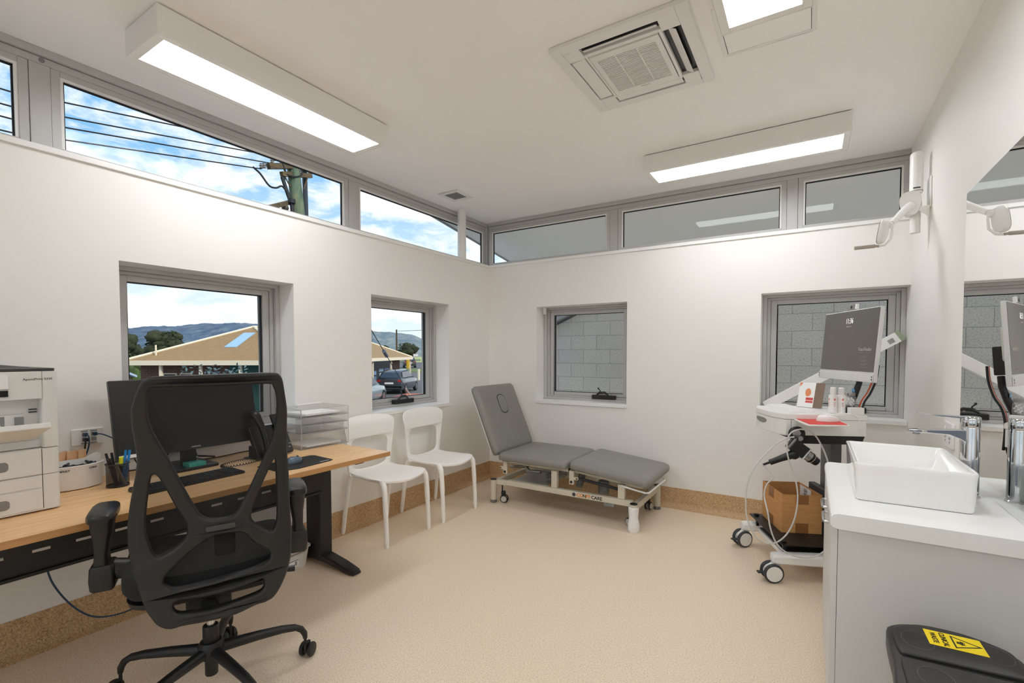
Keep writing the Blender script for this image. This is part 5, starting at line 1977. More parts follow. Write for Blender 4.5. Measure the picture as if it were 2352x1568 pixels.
# jar
o = thing('glass_jar', 'small glass jar with metal lid and white contents behind the trolley bottles', 'jar', tl_(.418, -.055, .9875), TR)
MB().lathe([(.028, 0), (.031, .004), (.031, .052), (.026, .06), (.024, .062)], (0, 0, 0), 24).build('glass', mix_transparent('jar_glass', srgb(215, 218, 218), .12, .1, 1.5), o)
MB().lathe([(.0265, .0622), (.0275, .064), (.0275, .078), (.026, .08), (0, .08)], (0, 0, 0), 24).build('lid', M_['steel'], o)
mb = MB()
for k in range(26):
    a, rr_ = k * 2.4, .021 * math.sqrt((k % 7 + .5) / 7)
    mb.ball((rr_ * math.cos(a), rr_ * math.sin(a), .006 + .048 * (k / 26)), .007, 8)
mb.build('cotton_balls', M_['paper'], o)['kind'] = 'stuff'
# white lead hanging over the near corner
P = [tl_(*q) for q in ((.30, -.14, .9545), (.36, -.17, .9555), (.40, -.18, .935), (.405, -.185, .88), (.41, -.186, .84))]
cable('usb_lead', [tuple(p) for p in P], .0025, M_['white_pl'], 'white lead hanging over the near corner of the trolley top', 'cable')

# handheld skin camera on the trolley
def sp_(x, z, y=-.2):
    return tl_(x, y, z)


o = thing('handheld_camera', 'black handheld skin camera hanging upside down from a ring on the trolley', 'camera', sp_(.08, .75), TR)
mb = MB()
mb.tube([sp_(.078 + .034 * math.cos(t), .842 + .03 * math.sin(t), -.19 + .0 * t) for t in [2 * PI * k / 26 for k in range(26)]], .011, 10, True)
mb.build('ring_holder', M_['black_pl'], o, world=True)
ax = Vector((.80, 0, -.60))      # body axis (trolley x, z) towards the lens
nx_ = Vector((.60, 0, .80))


def cl(a, b, y=0):
    """camera local: a along the lens axis, b across (up-right), from the body's top-left corner middle"""
    q = Vector((.035, 0, .793)) + ax * a + nx_ * b
    return tl_(q.x, -.205 + y, q.z)


Mb = frame_M(cl(0, 0), (TM.to_3x3() @ ax), (TM.to_3x3() @ nx_))
mb = MB().box(-.0, -.034, -.022, .012, .034, .022, Mb)
pn = mb.build('end_panel', M_['steel'], o, world=True, bevel=.003)
mb = MB().box(-.0015, -.028, -.014, -.0003, .026, .014, Mb)
mb.build('socket_panel', M_['black_sm'], pn, world=True)
mb = MB()
for b_ in (-.02, -.006, .008, .018):
    mb.cyl((-.0016, b_, 0), (-.003, b_, 0), .0042, seg=12, M=Mb)
mb.build('connector', M_['steel'], pn, world=True)
mb = MB().box(.012, -.032, -.024, .098, .036, .024, Mb)
mb.build('body', M_['black_pl'], o, world=True, bevel=.005)
mb = MB().box(.098, -.035, -.026, .106, .038, .026, Mb)
mb.build('front_plate', M_['silver'], o, world=True, bevel=.003)
Mz = Mb @ Matrix.Rotation(HP, 4, 'Y')
mb = MB().lathe([(.029, .106), (.029, .134), (.027, .136)], (0, 0, 0), 26, Mz)
mb.build('lens_barrel', M_['steel'], o, world=True)
mb = MB().lathe([(.03, .136), (.03, .144), (.026, .15), (.022, .182), (.02, .184), (0, .184)], (0, 0, 0), 26, Mz)
mb.build('lens_tip', M_['black_sm'], o, world=True)
mb = MB().lathe([(.0262, .149), (.0266, .1495), (.0262, .1515)], (0, 0, 0), 26, Mz)
mb.build('white_ring', M_['white_pl'], o, world=True)
mb = MB()
mb.tube([Mb @ Vector(q) for q in ((.06, -.03, 0), (.045, -.06, 0), (.02, -.10, 0), (-.0, -.135, 0), (-.012, -.155, 0))], [.026, .022, .018, .0165, .016], 14)
mb.build('grip', M_['black_pl'], o, world=True)
mb = MB()
mb.tube([Mb @ Vector(q) for q in ((.085, -.034, 0), (.075, -.05, 0), (.06, -.06, 0), (.05, -.052, 0))], [.008, .012, .012, .01], 10)
mb.build('trigger', M_['black_sm'], o, world=True)
mb = MB()
mb.tube([Mb @ Vector((-.012 - .02 * k / 8, -.155 - .034 * k / 8, 0)) for k in range(9)], [.008 if k % 2 == 0 else .005 for k in range(9)], 10)
mb.build('strain_relief', M_['black_sm'], o, world=True)
mb = MB().box(.008, .036, -.009, .03, .06, .009, Mb)
mb.box(.03, .045, -.012, .07, .058, .012, Mb) if False else None
mb.cyl((.02, .05, -.016), (.02, .05, .03), .013, seg=16, M=Mb)
mb.build('ball_mount', M_['steel'], o, world=True)
c1 = [(-.03, .628), (-.056, .60), (-.089, .555), (-.103, .49), (-.102, .413), (-.087, .325), (-.06, .25), (-.019, .202), (.039, .173), (.099, .166), (.155, .179), (.204, .22), (.237, .267)]
c2 = [(.078, .874), (.039, .862), (.014, .83), (.008, .78), (.014, .718), (.038, .644), (.06, .57), (.069, .496), (.063, .408), (.043, .332), (.007, .267), (-.043, .226), (-.097, .223), (-.145, .251), (-.179, .308), (-.201, .383), (-.205, .472), (-.199, .548), (-.175, .625), (-.14, .684), (-.094, .74), (-.052, .784), (0, .82), (.045, .83)]
c3 = [(.078, .874), (.096, .872), (.131, .858), (.161, .831), (.189, .78), (.208, .736), (.222, .69), (.24, .60), (.262, .45), (.25, .33), (.237, .267)]
M_['cbl'] = mat('grey_cable', srgb(205, 204, 200), .4)
mb = MB()
endp = Mb @ Vector((-.034, -.192, 0))
q0 = TM.inverted() @ endp
mb.tube(smooth_loop([tuple(endp)] + [tuple(sp_(x, z, -.225 if z > .45 else -.278)) for x, z in c1[1:]], 5, False), .0042, 8)
mb.build('cable', M_['cbl'], o, world=True)
mb = MB().tube(smooth_loop([tuple(sp_(x, z, -.238)) for x, z in c2], 5, False), .0042, 8)
mb.build('cable', M_['cbl'], o, world=True)
mb = MB().tube(smooth_loop([tuple(sp_(x, z, -.238)) for x, z in c3[:-1]] + [tuple(sp_(.237, .267, -.278))], 5, False), .0042, 8)
mb.build('cable', M_['cbl'], o, world=True)

# carton on the trolley shelf
o = thing('cardboard_box', 'open brown cardboard box on the lower shelf of the trolley', 'box', tl_(.185, .13, .2115), TR)
M_['card'] = ramp_mat('cardboard', [(.3, srgb(188, 136, 82)), (.6, srgb(202, 150, 94)), (.8, srgb(210, 158, 104))], .8, scale=(1, 1, 6), nscale=8)
M_['tape'] = mat('packing_tape', srgb(146, 98, 56), .35)
hx, hy, H, t = .113, .155, .235, .004
mb = MB()
mb.box(-hx, -hy, 0, hx, hy, t)
mb.box(-hx, -hy, t, -hx + t, hy, H)
mb.box(hx - t, -hy, t, hx, hy, H)
mb.box(-hx + t, -hy, t, hx - t, -hy + t, H - .002)
mb.box(-hx + t, hy - t, t, hx - t, hy, H - .002)
mb.build('carton', M_['card'], o, smooth=False)
mb = MB()
mb.box(-.035, -hy - .0006, .175, .037, -hy - .0001, H - .003)
mb.box(-.035, -hy - .0006, 0, .037, -hy - .0001, .06)
mb.box(-hx - .0006, -.03, .17, -hx - .0001, .05, H)
mb.box(-hx - .0006, -.03, 0, -hx - .0001, .05, .06)
mb.build('tape', M_['tape'], o, smooth=False)
mb = MB().box(hx - t - .0006, -.02, .12, hx - t - .0001, .13, H - .01)
ll = mb.build('shipping_label', M_['paper'], o, smooth=False)
mb = MB()
for k in range(12):
    mb.box(hx - t - .0012, .03, .13 + k * .0075, hx - t - .0007, .075, .13 + k * .0075 + (.003 if k % 3 else .005))
mb.build('barcode', M_['dkprint'], ll, smooth=False)
# black computer case behind the carton
o = thing('computer_case', 'dark grey computer case on the trolley shelf right of the cardboard box', 'computer case', tl_(.32, .03, .2115), TR)
MB().box(-.016, -.12, 0, .023, .14, .27).build('case', mat('case_dark', srgb(66, 68, 70), .45, .3), o, bevel=.006)

# ------------------------------------------------------------------ long box leaning across the far window
o = thing('long_carton', 'long thin white carton with a green end leaning diagonally across the window behind the trolley', 'carton')
p0, p1 = Vector((-.30, 4.205, .885)), Vector((.525, 4.205, 1.425))
d = (p1 - p0).normalized()
nrm = Vector((0, -1, 0))
Mx = frame_M(p0, d, nrm)
L = (p1 - p0).length
mb = MB().box(0, -.034, -.036, L - .03, .034, .036, Mx)
mb.build('sleeve', M_['paper'], o, world=True, bevel=.003)
mb = MB().box(L - .0298, -.034, -.036, L - .004, .034, .036, Mx)
mb.build('green_end', mat('carton_green', srgb(150, 166, 138), .6), o, world=True, bevel=.002)
mb = MB()
for k in range(9):
    mb.box(L - .095 + k * .004, .0345, -.012, L - .095 + k * .004 + .0022, .0348, .02, Mx)
mb.build('barcode', M_['dkprint'], o, world=True, smooth=False)
ROOTM[o.name] = Matrix.Identity(4)
# ------------------------------------------------------------------ outside the windows
GZ = -1.5
M_['asph'] = mat('asphalt', srgb(92, 93, 95), .9, var=.12, vscale=3)
M_['lawn'] = mat('lawn', srgb(96, 112, 58), .95, var=.25, vscale=2)
gr = bx('ground_outside', M_['asph'], -700, -400, GZ - .5, 300, 700, GZ, smooth=False)
struct(gr, 'grey asphalt ground outside the windows', 'ground')
struct(bx('field_outside', M_['lawn'], -690, -390, GZ + .001, -118, 690, GZ + .03, smooth=False), 'green field far outside the left windows', 'field')
# roof over the room, falling away past the back wall, with wide eave
M_['soff'] = mat('eave_lining', srgb(238, 238, 236), .7)
M_['fascia'] = mat('eave_fascia', srgb(150, 152, 154), .5)


def rz_(y):
    return 2.763 - .157 * (y - 3.746)


mb = MB()
v = []
for x in (-3.395, 1.6):
    for y in (YB - .6, 5.75):
        v += [(x, y, rz_(y)), (x, y, rz_(y) + .16)]
mb._add(v, [(0, 1, 3, 2), (4, 6, 7, 5), (0, 4, 5, 1), (2, 3, 7, 6), (0, 2, 6, 4), (1, 5, 7, 3)])
eave = mb.build('roof_eave', M_['soff'], smooth=False)
struct(eave, 'white lined sloping eave seen through the high windows', 'eave')
mb = MB()
v = []
for x in (-3.42, -3.3955):
    for y in (YB - .6, 5.775):
        v += [(x, y, rz_(y) - .012), (x, y, rz_(y) + .17)]
mb._add(v, [(0, 1, 3, 2), (4, 6, 7, 5), (0, 4, 5, 1), (2, 3, 7, 6), (0, 2, 6, 4), (1, 5, 7, 3)])
mb.build('fascia', M_['fascia'], eave, smooth=False)
struct(bx('path', mat('bounce_concrete', srgb(214, 210, 202), .9, var=.05, vscale=4), -9, 4.4, GZ + .001, 6, 9, -.75, smooth=False), 'unseen pale slab added before the block wall to bounce light upward', 'path')  # unseen slab added to bounce sunlight onto the eave lining and block wall
# neighbour's block wall beyond the back windows
M_['block'] = brick_mat('concrete_block', srgb(206, 202, 194), srgb(199, 195, 188), srgb(164, 160, 154), .4, .2, .004, .95, (HP, 0, 0), .3)
mb = MB()
poly = [(-4.6, -1.45), (2.6, -1.45), (2.6, 4.2), (-4.6, 1.13)]
mb.prism(poly, 0, .2, Matrix(((1, 0, 0, 0), (0, 0, 1, 6.4), (0, 1, 0, 0), (0, 0, 0, 1))))
bw = tag(mb.build('block_wall', M_['block'], loc=(-1, 6.5, -1.45), world=True, smooth=False), 'grey concrete block wall of the neighbouring building', 'wall', kind='structure')
mb = MB()
d = Vector((7.2, 0, 3.07)).normalized()
p = Vector((-4.7, 6.36, 1.13))
nn = Vector((-d.z, 0, d.x))
for a, b in ((0, .10),):
    v = []
    for t in (0, 7.8):
        for y in (6.3, 6.62):
            for h in (a, b):
                q = p + d * t + nn * h
                v.append((q.x, y, q.z))
    mb._add(v, [(0, 1, 3, 2), (4, 6, 7, 5), (0, 4, 5, 1), (2, 3, 7, 6), (0, 2, 6, 4), (1, 5, 7, 3)])
mb.build('capping', M_['fascia'], bw, world=True, smooth=False)

# house across the road
M_['rooft'] = ramp_mat('tan_ribbed_roof', [(.3, srgb(172, 140, 92)), (.7, srgb(196, 164, 112))], .7, tex='wave', scale=(1, 1, 1), nscale=1.6, detail=1)
M_['roofo'] = ramp_mat('yellow_ribbed_roof', [(.3, srgb(206, 164, 98)), (.7, srgb(226, 186, 120))], .7, tex='wave', scale=(0, 1, 0), nscale=1.6, detail=1)
M_['roofm'] = mat('roof_tan', srgb(146, 118, 78), .7, var=.12, vscale=6)
M_['bri'] = brick_mat('dark_brick', srgb(106, 74, 60), srgb(84, 58, 50), srgb(120, 110, 100), .24, .085, .008, .9, (HP, 0, 0))
M_['cream_t'] = mat('cream_timber', srgb(226, 214, 190), .6)
M_['dark_gl'] = mat('dark_shop_glass', srgb(26, 34, 40), .1)
HA, HB, HC = Vector((-26.89, 9.07, .95)), Vector((-20.25, 13.25, .95)), Vector((-29.85, 30.85, .95))
HD = HC + (HA - HB)
R1, R2 = Vector((-25.81, 14.55, 2.72)), Vector((-31.6, 25.6, 2.72))
o = thing('house', 'house with tan hipped roof, dark brick walls and cream verandah posts across the road', 'house', (-26, 20, GZ))
mb = MB()
mb._add([HA, HB, R1], [(0, 1, 2)])
mb._add([HB, HC, R2, R1], [(0, 1, 2, 3)])
mb._add([HC, HD, R2], [(0, 1, 2)])
mb._add([HD, HA, R1, R2], [(0, 1, 2, 3)])
mb._add([v - Vector((0, 0, .06)) for v in (HA, HB, HC, HD)], [(0, 1, 2, 3)])
roof = mb.build('roof', M_['roofm'], o, world=True, smooth=False)
mb = MB()
for a, b in ((HA, R1), (HB, R1), (R1, R2), (HC, R2)):
    mb.tube([a + Vector((0, 0, .03)), b + Vector((0, 0, .03))], .07, 6)
mb.build('ridge_capping', M_['cream_t'], roof, world=True)
mb = MB()
for a, b in ((HA, HB), (HB, HC), (HC, HD), (HD, HA)):
    t = (b - a).normalized()
    n_ = Vector((t.y, -t.x, 0))
    v = []
    for q in (a, b):
        for off in (0, .1):
            for h in (-.2, .02):
                v.append(q + n_ * off + Vector((0, 0, h)))
    mb._add(v, [(0, 1, 3, 2), (4, 6, 7, 5), (0, 4, 5, 1), (2, 3, 7, 6), (0, 2, 6, 4), (1, 5, 7, 3)])
mb.build('fascia', M_['cream_t'], o, world=True, smooth=False)
e1_, e2_ = (HB - HA).normalized(), (HC - HB).normalized()
ins = .9


def hp(a, b, z):
    """point: a metres along A-B from A, b metres back along B-C"""
    q = HA + e1_ * a + e2_ * b
    return Vector((q.x, q.y, z))


LA, LB_ = (HB - HA).length, (HC - HB).length
zt_ = .78


def hbox(mb, a0, b0, z0, a1, b1, z1):
    v = [hp(a, b, z) for z in (z0, z1) for a, b in ((a0, b0), (a1, b0), (a1, b1), (a0, b1))]
    mb._add(v, [(0, 3, 2, 1), (4, 5, 6, 7), (0, 1, 5, 4), (1, 2, 6, 5), (2, 3, 7, 6), (3, 0, 4, 7)])


mb = MB()
hbox(mb, .0, .9, GZ, LA - .9, LB_ - .6, zt_)
mb.build('brick_walls', M_['bri'], o, world=True, smooth=False)
for a, b in ((1.6, .12), (3.45, .12), (5.3, .12), (LA - .12, .12), (LA - .12, 5.4), (LA - .12, 10.6), (LA - .12, 14.6), (LA - .12, LB_ - .15)):
    mb = MB()
    hbox(mb, a - .055, b - .055, GZ, a + .055, b + .055, zt_)
    mb.build('verandah_post', M_['cream_t'], o, world=True, smooth=False)
for a0, a1 in ((1.1, 1.75), (1.9, 2.5)):
    mb = MB()
    hbox(mb, a0, ins - .03, -.95, a1, ins + .02, .35)
    w_ = mb.build('window', M_['cream_t'], o, world=True, smooth=False)
    mb = MB()
    hbox(mb, a0 + .06, ins - .04, -.9, a1 - .06, ins - .031, .29)
    mb.build('pane', M_['dark_gl'], w_, world=True, smooth=False)
mb = MB()
hbox(mb, 4.3, ins - .05, GZ, LA - .95, ins - .001, zt_ - .05)
mb.build('green_blind', mat('teal_blind', srgb(40, 92, 88), .8), o, world=True, smooth=False)
# shop window on the right face
mb = MB()
hbox(mb, LA - .899, 10.4, GZ + .3, LA - .85, 16.8, zt_ - .05)
sw = mb.build('shop_window', M_['dark_gl'], o, world=True, smooth=False)
pc = [srgb(120, 150, 190), srgb(90, 120, 150), srgb(70, 160, 220), srgb(206, 200, 40), srgb(150, 120, 130), srgb(160, 175, 190), srgb(150, 175, 200), srgb(110, 120, 160)]
for k, (b0, b1, z0, z1) in enumerate(((12.9, 13.4, -.3, .0), (12.9, 13.4, -.75, -.4), (14.3, 15.0, -1.0, -.55), (15.0, 16.4, -.55, -.25), (15.2, 16.0, -1.0, -.65), (14.1, 14.8, -.5, -.2), (14.0, 15.0, -.1, .12), (15.2, 16.5, -.1, .12))):
    mb = MB()
    hbox(mb, LA - .848, b0, z0, LA - .84, b1, z1)
    mb.build('poster', mat('poster_%d' % k, pc[k], .6), sw, world=True, smooth=False)
# skylight panels
nrm = (R1 - HA).cross(HB - HA).normalized()
if nrm.z < 0:
    nrm = -nrm


def on_roof(a, t):
    """a metres along the eave, t = 0 eave .. 1 ridge height"""
    q = HA + e1_ * a
    foot = R1 - e1_ * ((R1 - HA).dot(e1_))
    return q + (foot - HA) * t + nrm * .03


for nm, a0, a1, t0, t1, c_ in (('skylight', 3.75, 4.35, .36, .80, srgb(150, 185, 215)), ('skylight', 5.55, 5.85, .37, .46, srgb(225, 235, 245))):
    mb = MB()
    q = [on_roof(a0, t0), on_roof(a1, t0), on_roof(a1, t1), on_roof(a0, t1)]
    v = q + [p_ - nrm * .05 for p_ in q]
    mb._add(v, [(0, 1, 2, 3), (7, 6, 5, 4), (0, 4, 5, 1), (1, 5, 6, 2), (2, 6, 7, 3), (3, 7, 4, 0)])
    mb.build(nm, mat('skylight_blue', c_, .2), roof, world=True, smooth=False)
mb = MB().cyl(HA + e1_ * 1.0 + e2_ * .6 + Vector((0, 0, .1)), HA + e1_ * 1.0 + e2_ * .6 + Vector((0, 0, .75)), .04, seg=8)
mb.build('vent_pipe', M_['cream_t'], roof, world=True)

# shed at the left
o = thing('shed', 'dark brick shed with pale blue roof edge left of the house', 'shed', (-32.5, 9.8, GZ))
mb = MB().box(-34, 8.4, GZ, -31.7, 11.0, -.02)
mb.build('walls', M_['bri'], o, world=True, smooth=False)
mb = MB()
mb._add([(-31.5, 8.2, 1.5), (-31.5, 11.2, -.02), (-34.2, 11.2, -.02), (-34.2, 8.2, 1.5), (-31.5, 8.2, 1.62), (-31.5, 11.2, .1), (-34.2, 11.2, .1), (-34.2, 8.2, 1.62)], [(0, 3, 2, 1), (4, 5, 6, 7), (0, 1, 5, 4), (1, 2, 6, 5), (2, 3, 7, 6), (3, 0, 4, 7)])
mb.build('roof', mat('pale_blue_metal', srgb(168, 190, 212), .5), o, world=True, smooth=False)

# hills, with the haze of distance mixed into their colours
M_['hill'] = ramp_mat('forested_hill_haze', [(.3, srgb(40, 58, 80)), (.5, srgb(74, 96, 118)), (.7, srgb(120, 130, 130))], 1, nscale=.09, detail=12, nrough=.75)
M_['hill2'] = ramp_mat('forested_hill_pale_haze', [(.3, srgb(72, 92, 104)), (.5, srgb(108, 124, 130)), (.72, srgb(160, 160, 148))], 1, nscale=.09, detail=12, nrough=.75)


def hill(name, crest, m, depth, label):
    P = []
    for k in range(len(crest) - 1):
        a, b = Vector(crest[k]), Vector(crest[k + 1])
        n = max(2, int((b - a).length / 3.5))
        for i in range(n):
            P.append(a + (b - a) * i / n)
    P.append(Vector(crest[-1]))
    mb = MB()
    rows = 14
    rings = []
    for j in range(rows + 1):
        t = j / rows
        row = []
        for k, q in enumerate(P):
            d = Vector((q.x, q.y, 0)).normalized()
            h = (q.z - GZ) * math.cos(t * PI / 2) ** .8
            pos = Vector((q.x, q.y, 0)) - d * depth * t
            nz = noise.noise(Vector((pos.x * .03, pos.y * .03, 3))) * 5 * (1 - t) + noise.noise(Vector((pos.x * .22, pos.y * .22, 9))) * 2.2
            row.append((pos.x, pos.y, GZ + max(h + nz * (.6 if j else .45), -.5)))
        rings.append(row)
    back = [(p[0] * 1.25, p[1] * 1.25, GZ - 5) for p in rings[0]]
    mb.loft([back] + rings, cap=False, closed=False)
    return tag(mb.build(name, m, loc=(crest[0][0], crest[0][1], GZ), world=True, ang=180), label, 'hill', kind='structure')


hill('hill', [(-760, 20, 14), (-700, 110, 20), (-644.5, 186.3, 22.5), (-611.7, 207.1, 26.2), (-567.2, 235.2, 29.3), (-513.1, 269.4, 32.4), (-491.8, 282.8, 31), (-455, 300, 34), (-420, 320, 30)], M_['hill'], 150, 'wooded hills with blue haze in their colour behind the house, in the window by the desk')
hill('hill', [(-470, 330, 30), (-440, 350, 31), (-412, 362, 26), (-392, 345.4, 24.4), (-369.4, 359.5, 22), (-356.2, 367.7, 19.5), (-346.4, 373.7, 15.4), (-311.5, 395.4, 9), (-280, 430, 6)], M_['hill2'], 120, 'hill with pale blue haze in its colour behind the street, in the window by the white chairs')

# trees
M_['leaf'] = ramp_mat('dark_foliage', [(.3, srgb(28, 36, 20)), (.6, srgb(52, 60, 34)), (.85, srgb(78, 82, 50))], .95, nscale=1.6, detail=8)
M_['leaf2'] = ramp_mat('green_foliage', [(.3, srgb(40, 56, 24)), (.6, srgb(74, 92, 44)), (.85, srgb(110, 122, 66))], .95, nscale=1.6, detail=8)
M_['bark'] = mat('bark', srgb(92, 80, 66), .9)


def tree(label, x, y, h, w, seed, m, n=13, low=.3):
    rnd = random.Random(seed)
    o = thing('tree', label, 'tree', (x, y, GZ), rnd.uniform(0, 6), 'trees outside')
    mb = MB()
    for k in range(n):
        a = rnd.uniform(0, 2 * PI)
        rr_ = w * .5 * math.sqrt(rnd.random()) * .8
        zc = h * rnd.uniform(low + .12, .88)
        s = w * rnd.uniform(.16, .27) * (1.15 - .5 * abs(zc / h - .6))
        c = Vector((rr_ * math.cos(a), rr_ * math.sin(a), zc))
        rings = []
        seg, nn_ = 14, 9
        for i in range(nn_ + 1):
            t = PI * i / nn_ - PI / 2
            ring = []
            for q in range(seg):
                p_ = Vector((math.cos(t) * math.cos(2 * PI * q / seg), math.cos(t) * math.sin(2 * PI * q / seg), math.sin(t) * .75))
                k_ = 1 + .45 * noise.noise(p_ * 2.2 + c)
                ring.append(c + p_ * s * max(k_, .3))
            rings.append(ring)
        mb.loft(rings, cap=False)
    # small leaf sprays around the crown
    for k in range(600):
        a = rnd.uniform(0, 2 * PI)
        zc = h * rnd.uniform(low, .97)
        rr_ = w * .5 * rnd.uniform(.55, 1.02) * math.sqrt(max(.05, 1 - ((zc / h - .6) / .45) ** 2))
        c = Vector((rr_ * math.cos(a), rr_ * math.sin(a), zc))
        s = w * rnd.uniform(.02, .045)
        d1 = Vector((rnd.uniform(-1, 1), rnd.uniform(-1, 1), rnd.uniform(-1, 1))).normalized()
        d2 = d1.orthogonal().normalized()
        mb._add([c - d1 * s, c + d2 * s, c + d1 * s, c - d2 * s], [(0, 1, 2, 3)])
    mb.build('crown', m, o, ang=180, recalc=False)
    mb = MB().tube([(0, 0, 0), (.03 * w, 0, h * .3), (0, .02 * w, h * .6), (0, 0, h * .8)], [h * .035, h * .028, h * .018, h * .008], 8)
    for k in range(4):
        a = rnd.uniform(0, 6)
        mb.tube([(0, 0, h * (.3 + .1 * k)), (w * .2 * math.cos(a), w * .2 * math.sin(a), h * (.5 + .09 * k)), (w * .3 * math.cos(a), w * .3 * math.sin(a), h * (.62 + .07 * k))], [h * .016, h * .01, h * .004], 6)
    mb.build('trunk', M_['bark'], o)
    return o


tree('dark tree behind the shed, at the left edge of the window by the desk', -72, 23.4, 5.3, 4.2, 3, M_['leaf'], 15, .1)
tree('dark round-topped tree rising behind the house roof, in the window by the desk', -80.7, 32.3, 6.1, 4.7, 5, M_['leaf'], 14, .35)
tree('smaller dark tree between the round-topped tree and the shed tree', -83, 28.4, 3.3, 3.0, 8, M_['leaf'], 12, .05)
tree('light green tree standing just behind the shed', -38.5, 12.6, 2.9, 2.8, 11, M_['leaf2'], 12, .1)
for k, (x, y, h, w) in enumerate(((-113, 103, 5.0, 6.6), (-107.5, 108.5, 6.0, 6), (-101, 114.5, 7.0, 5.6), (-94.0, 116.5, 8.6, 5.6), (-88, 122, 8.0, 5.6))):
    tree(['dark tree nearest the house roof end in the far row', 'second dark tree from the house in the far row', 'middle dark tree of the far row beyond the road', 'tallest dark tree of the far row beyond the road', 'last dark tree of the far row beyond the road'][k], x, y, h, w, 20 + k, M_['leaf'], 12, .05)
# shrub by the house front
o = thing('shrub', 'blue-grey leafy shrub in front of the house, just above the office chair back', 'shrub', (-15.95, 7.67, GZ))
rnd = random.Random(4)
mb = MB()
M_['bleaf'] = mat('blue_grey_leaf', srgb(96, 120, 124), .6, var=.3, vscale=3)
for k in range(420):
    a, t = rnd.uniform(0, 2 * PI), rnd.random()
    c = Vector((.85 * math.sqrt(rnd.random()) * math.cos(a) * 1.2, .85 * math.sqrt(rnd.random()) * math.sin(a) * 1.2, .5 + 1.95 * t))
    d1 = Vector((rnd.uniform(-1, 1), rnd.uniform(-1, 1), rnd.uniform(-.4, 1))).normalized()
    d2 = d1.orthogonal().normalized()
    s = rnd.uniform(.05, .1)
    mb._add([c - d1 * s, c + d2 * s * .45, c + d1 * s, c - d2 * s * .45], [(0, 1, 2, 3)])
mb.build('foliage', M_['bleaf'], o, recalc=False, smooth=False)
mb = MB()
for k in range(9):
    a = k * .7
    mb.tube([(0, 0, 0), (.25 * math.cos(a), .25 * math.sin(a), .8), (.55 * math.cos(a), .55 * math.sin(a), 1.6)], [.03, .02, .008], 6)
mb.build('stems', M_['bark'], o)

# utility pole with cross arms, cables and a stay
M_['pole'] = ramp_mat('weathered_green_pole', [(.3, srgb(58, 72, 58)), (.5, srgb(92, 112, 92)), (.7, srgb(126, 128, 96))], .9, scale=(3, 3, .35), nscale=2.5, detail=6, distort=1)
M_['arm'] = ramp_mat('weathered_timber', [(.3, srgb(58, 48, 36)), (.7, srgb(112, 96, 70))], .9, scale=(1, 1, 6), nscale=3)
M_['wire'] = mat('black_wire', srgb(20, 26, 32), .6)
PXo = Vector((-11.12, 7.35, 0))
o = thing('utility_pole', 'mossy timber power pole with cross arms outside the left high window', 'power pole', (PXo.x, PXo.y, GZ))
mb = MB().tube([(-10.98, 7.40, GZ), (-11.02, 7.40, 4.8), (-11.16, 7.36, 6.1), (-11.25, 7.34, 7.4)], [.19, .158, .148, .14], 18)
mb.build('pole', M_['pole'], o, world=True)


def bar(mb, a, b, w, h):
    a, b = Vector(a), Vector(b)
    d = (b - a).normalized()
    sd = d.cross(Vector((0, 0, 1))).normalized()
    up = sd.cross(d)
    v = [q + sd * s1 * w + up * s2 * h for q in (a, b) for s1, s2 in ((-1, -1), (1, -1), (1, 1), (-1, 1))]
    mb._add(v, [(0, 1, 2, 3), (7, 6, 5, 4), (0, 4, 5, 1), (1, 5, 6, 2), (2, 6, 7, 3), (3, 7, 4, 0)])


mb = MB()
bar(mb, (-11.0, 6.62, 5.74), (-11.2, 8.3, 6.33), .06, .065)
mb.build('cross_arm', M_['arm'], o, world=True)
mb = MB()
bar(mb, (-11.0, 6.95, 5.66), (-11.2, 7.9, 5.95), .05, .055)
mb.build('cross_arm', M_['arm'], o, world=True)
mb = MB()
bar(mb, (-10.5, 6.3, 4.60), (-11.1, 7.25, 5.08), .04, .05)
mb.build('lamp_arm', M_['arm'], o, world=True)
mb = MB().ball((-10.98, 7.02, 4.86), .085, 12)
mb.build('lamp', mat('lamp_dark', srgb(70, 62, 50), .5), o, world=True)
mb = MB()
mb.tube([(-11.02, 6.98, 5.6), (-10.98, 7.1, 5.2), (-10.95, 7.18, 4.95), (-10.93, 7.2, 4.4), (-10.9, 7.22, GZ)], .045, 8)
mb.cyl((-10.94, 7.17, 5.0), (-10.94, 7.17, 5.1), .085, seg=12)
mb.tube(smooth_loop([(-11, 6.25, 5.6), (-11, 6.42, 5.5), (-10.98, 6.62, 5.28), (-10.98, 6.8, 5.28), (-10.98, 6.95, 5.36), (-10.96, 7.1, 5.2)], 5, False), .022, 7)
mb.tube(smooth_loop([(-11.05, 6.72, 6.05), (-11.0, 6.9, 5.98), (-11, 7.05, 5.75), (-11, 7.02, 5.45), (-10.96, 7.12, 5.15)], 5, False), .026, 7)
mb.tube(smooth_loop([(-11.0, 7.3, 6.1), (-10.95, 7.45, 5.95), (-10.95, 7.45, 5.78), (-10.97, 7.25, 5.68), (-11, 7.0, 5.7)], 5, False), .02, 7)
mb.build('service_cables', M_['wire'], o, world=True)
mb = MB().tube([(-11.28, 7.82, GZ), (-11.32, 7.82, 5), (-11.38, 7.82, 7.2)], .062, 10)
mb.build('conduit', mat('conduit_dark', srgb(44, 52, 62), .6), o, world=True)
mb = MB()
for a, b in (((-11.05, 7.2, 5.45), (-11.0, 6.98, 5.72)), ((-11.05, 7.22, 5.45), (-11.05, 7.55, 6.0)), ((-11.1, 7.62, 5.5), (-11.15, 7.85, 6.1))):
    mb.tube([a, b], .016, 6)
mb.build('brace', M_['arm'], o, world=True)
mb = MB()
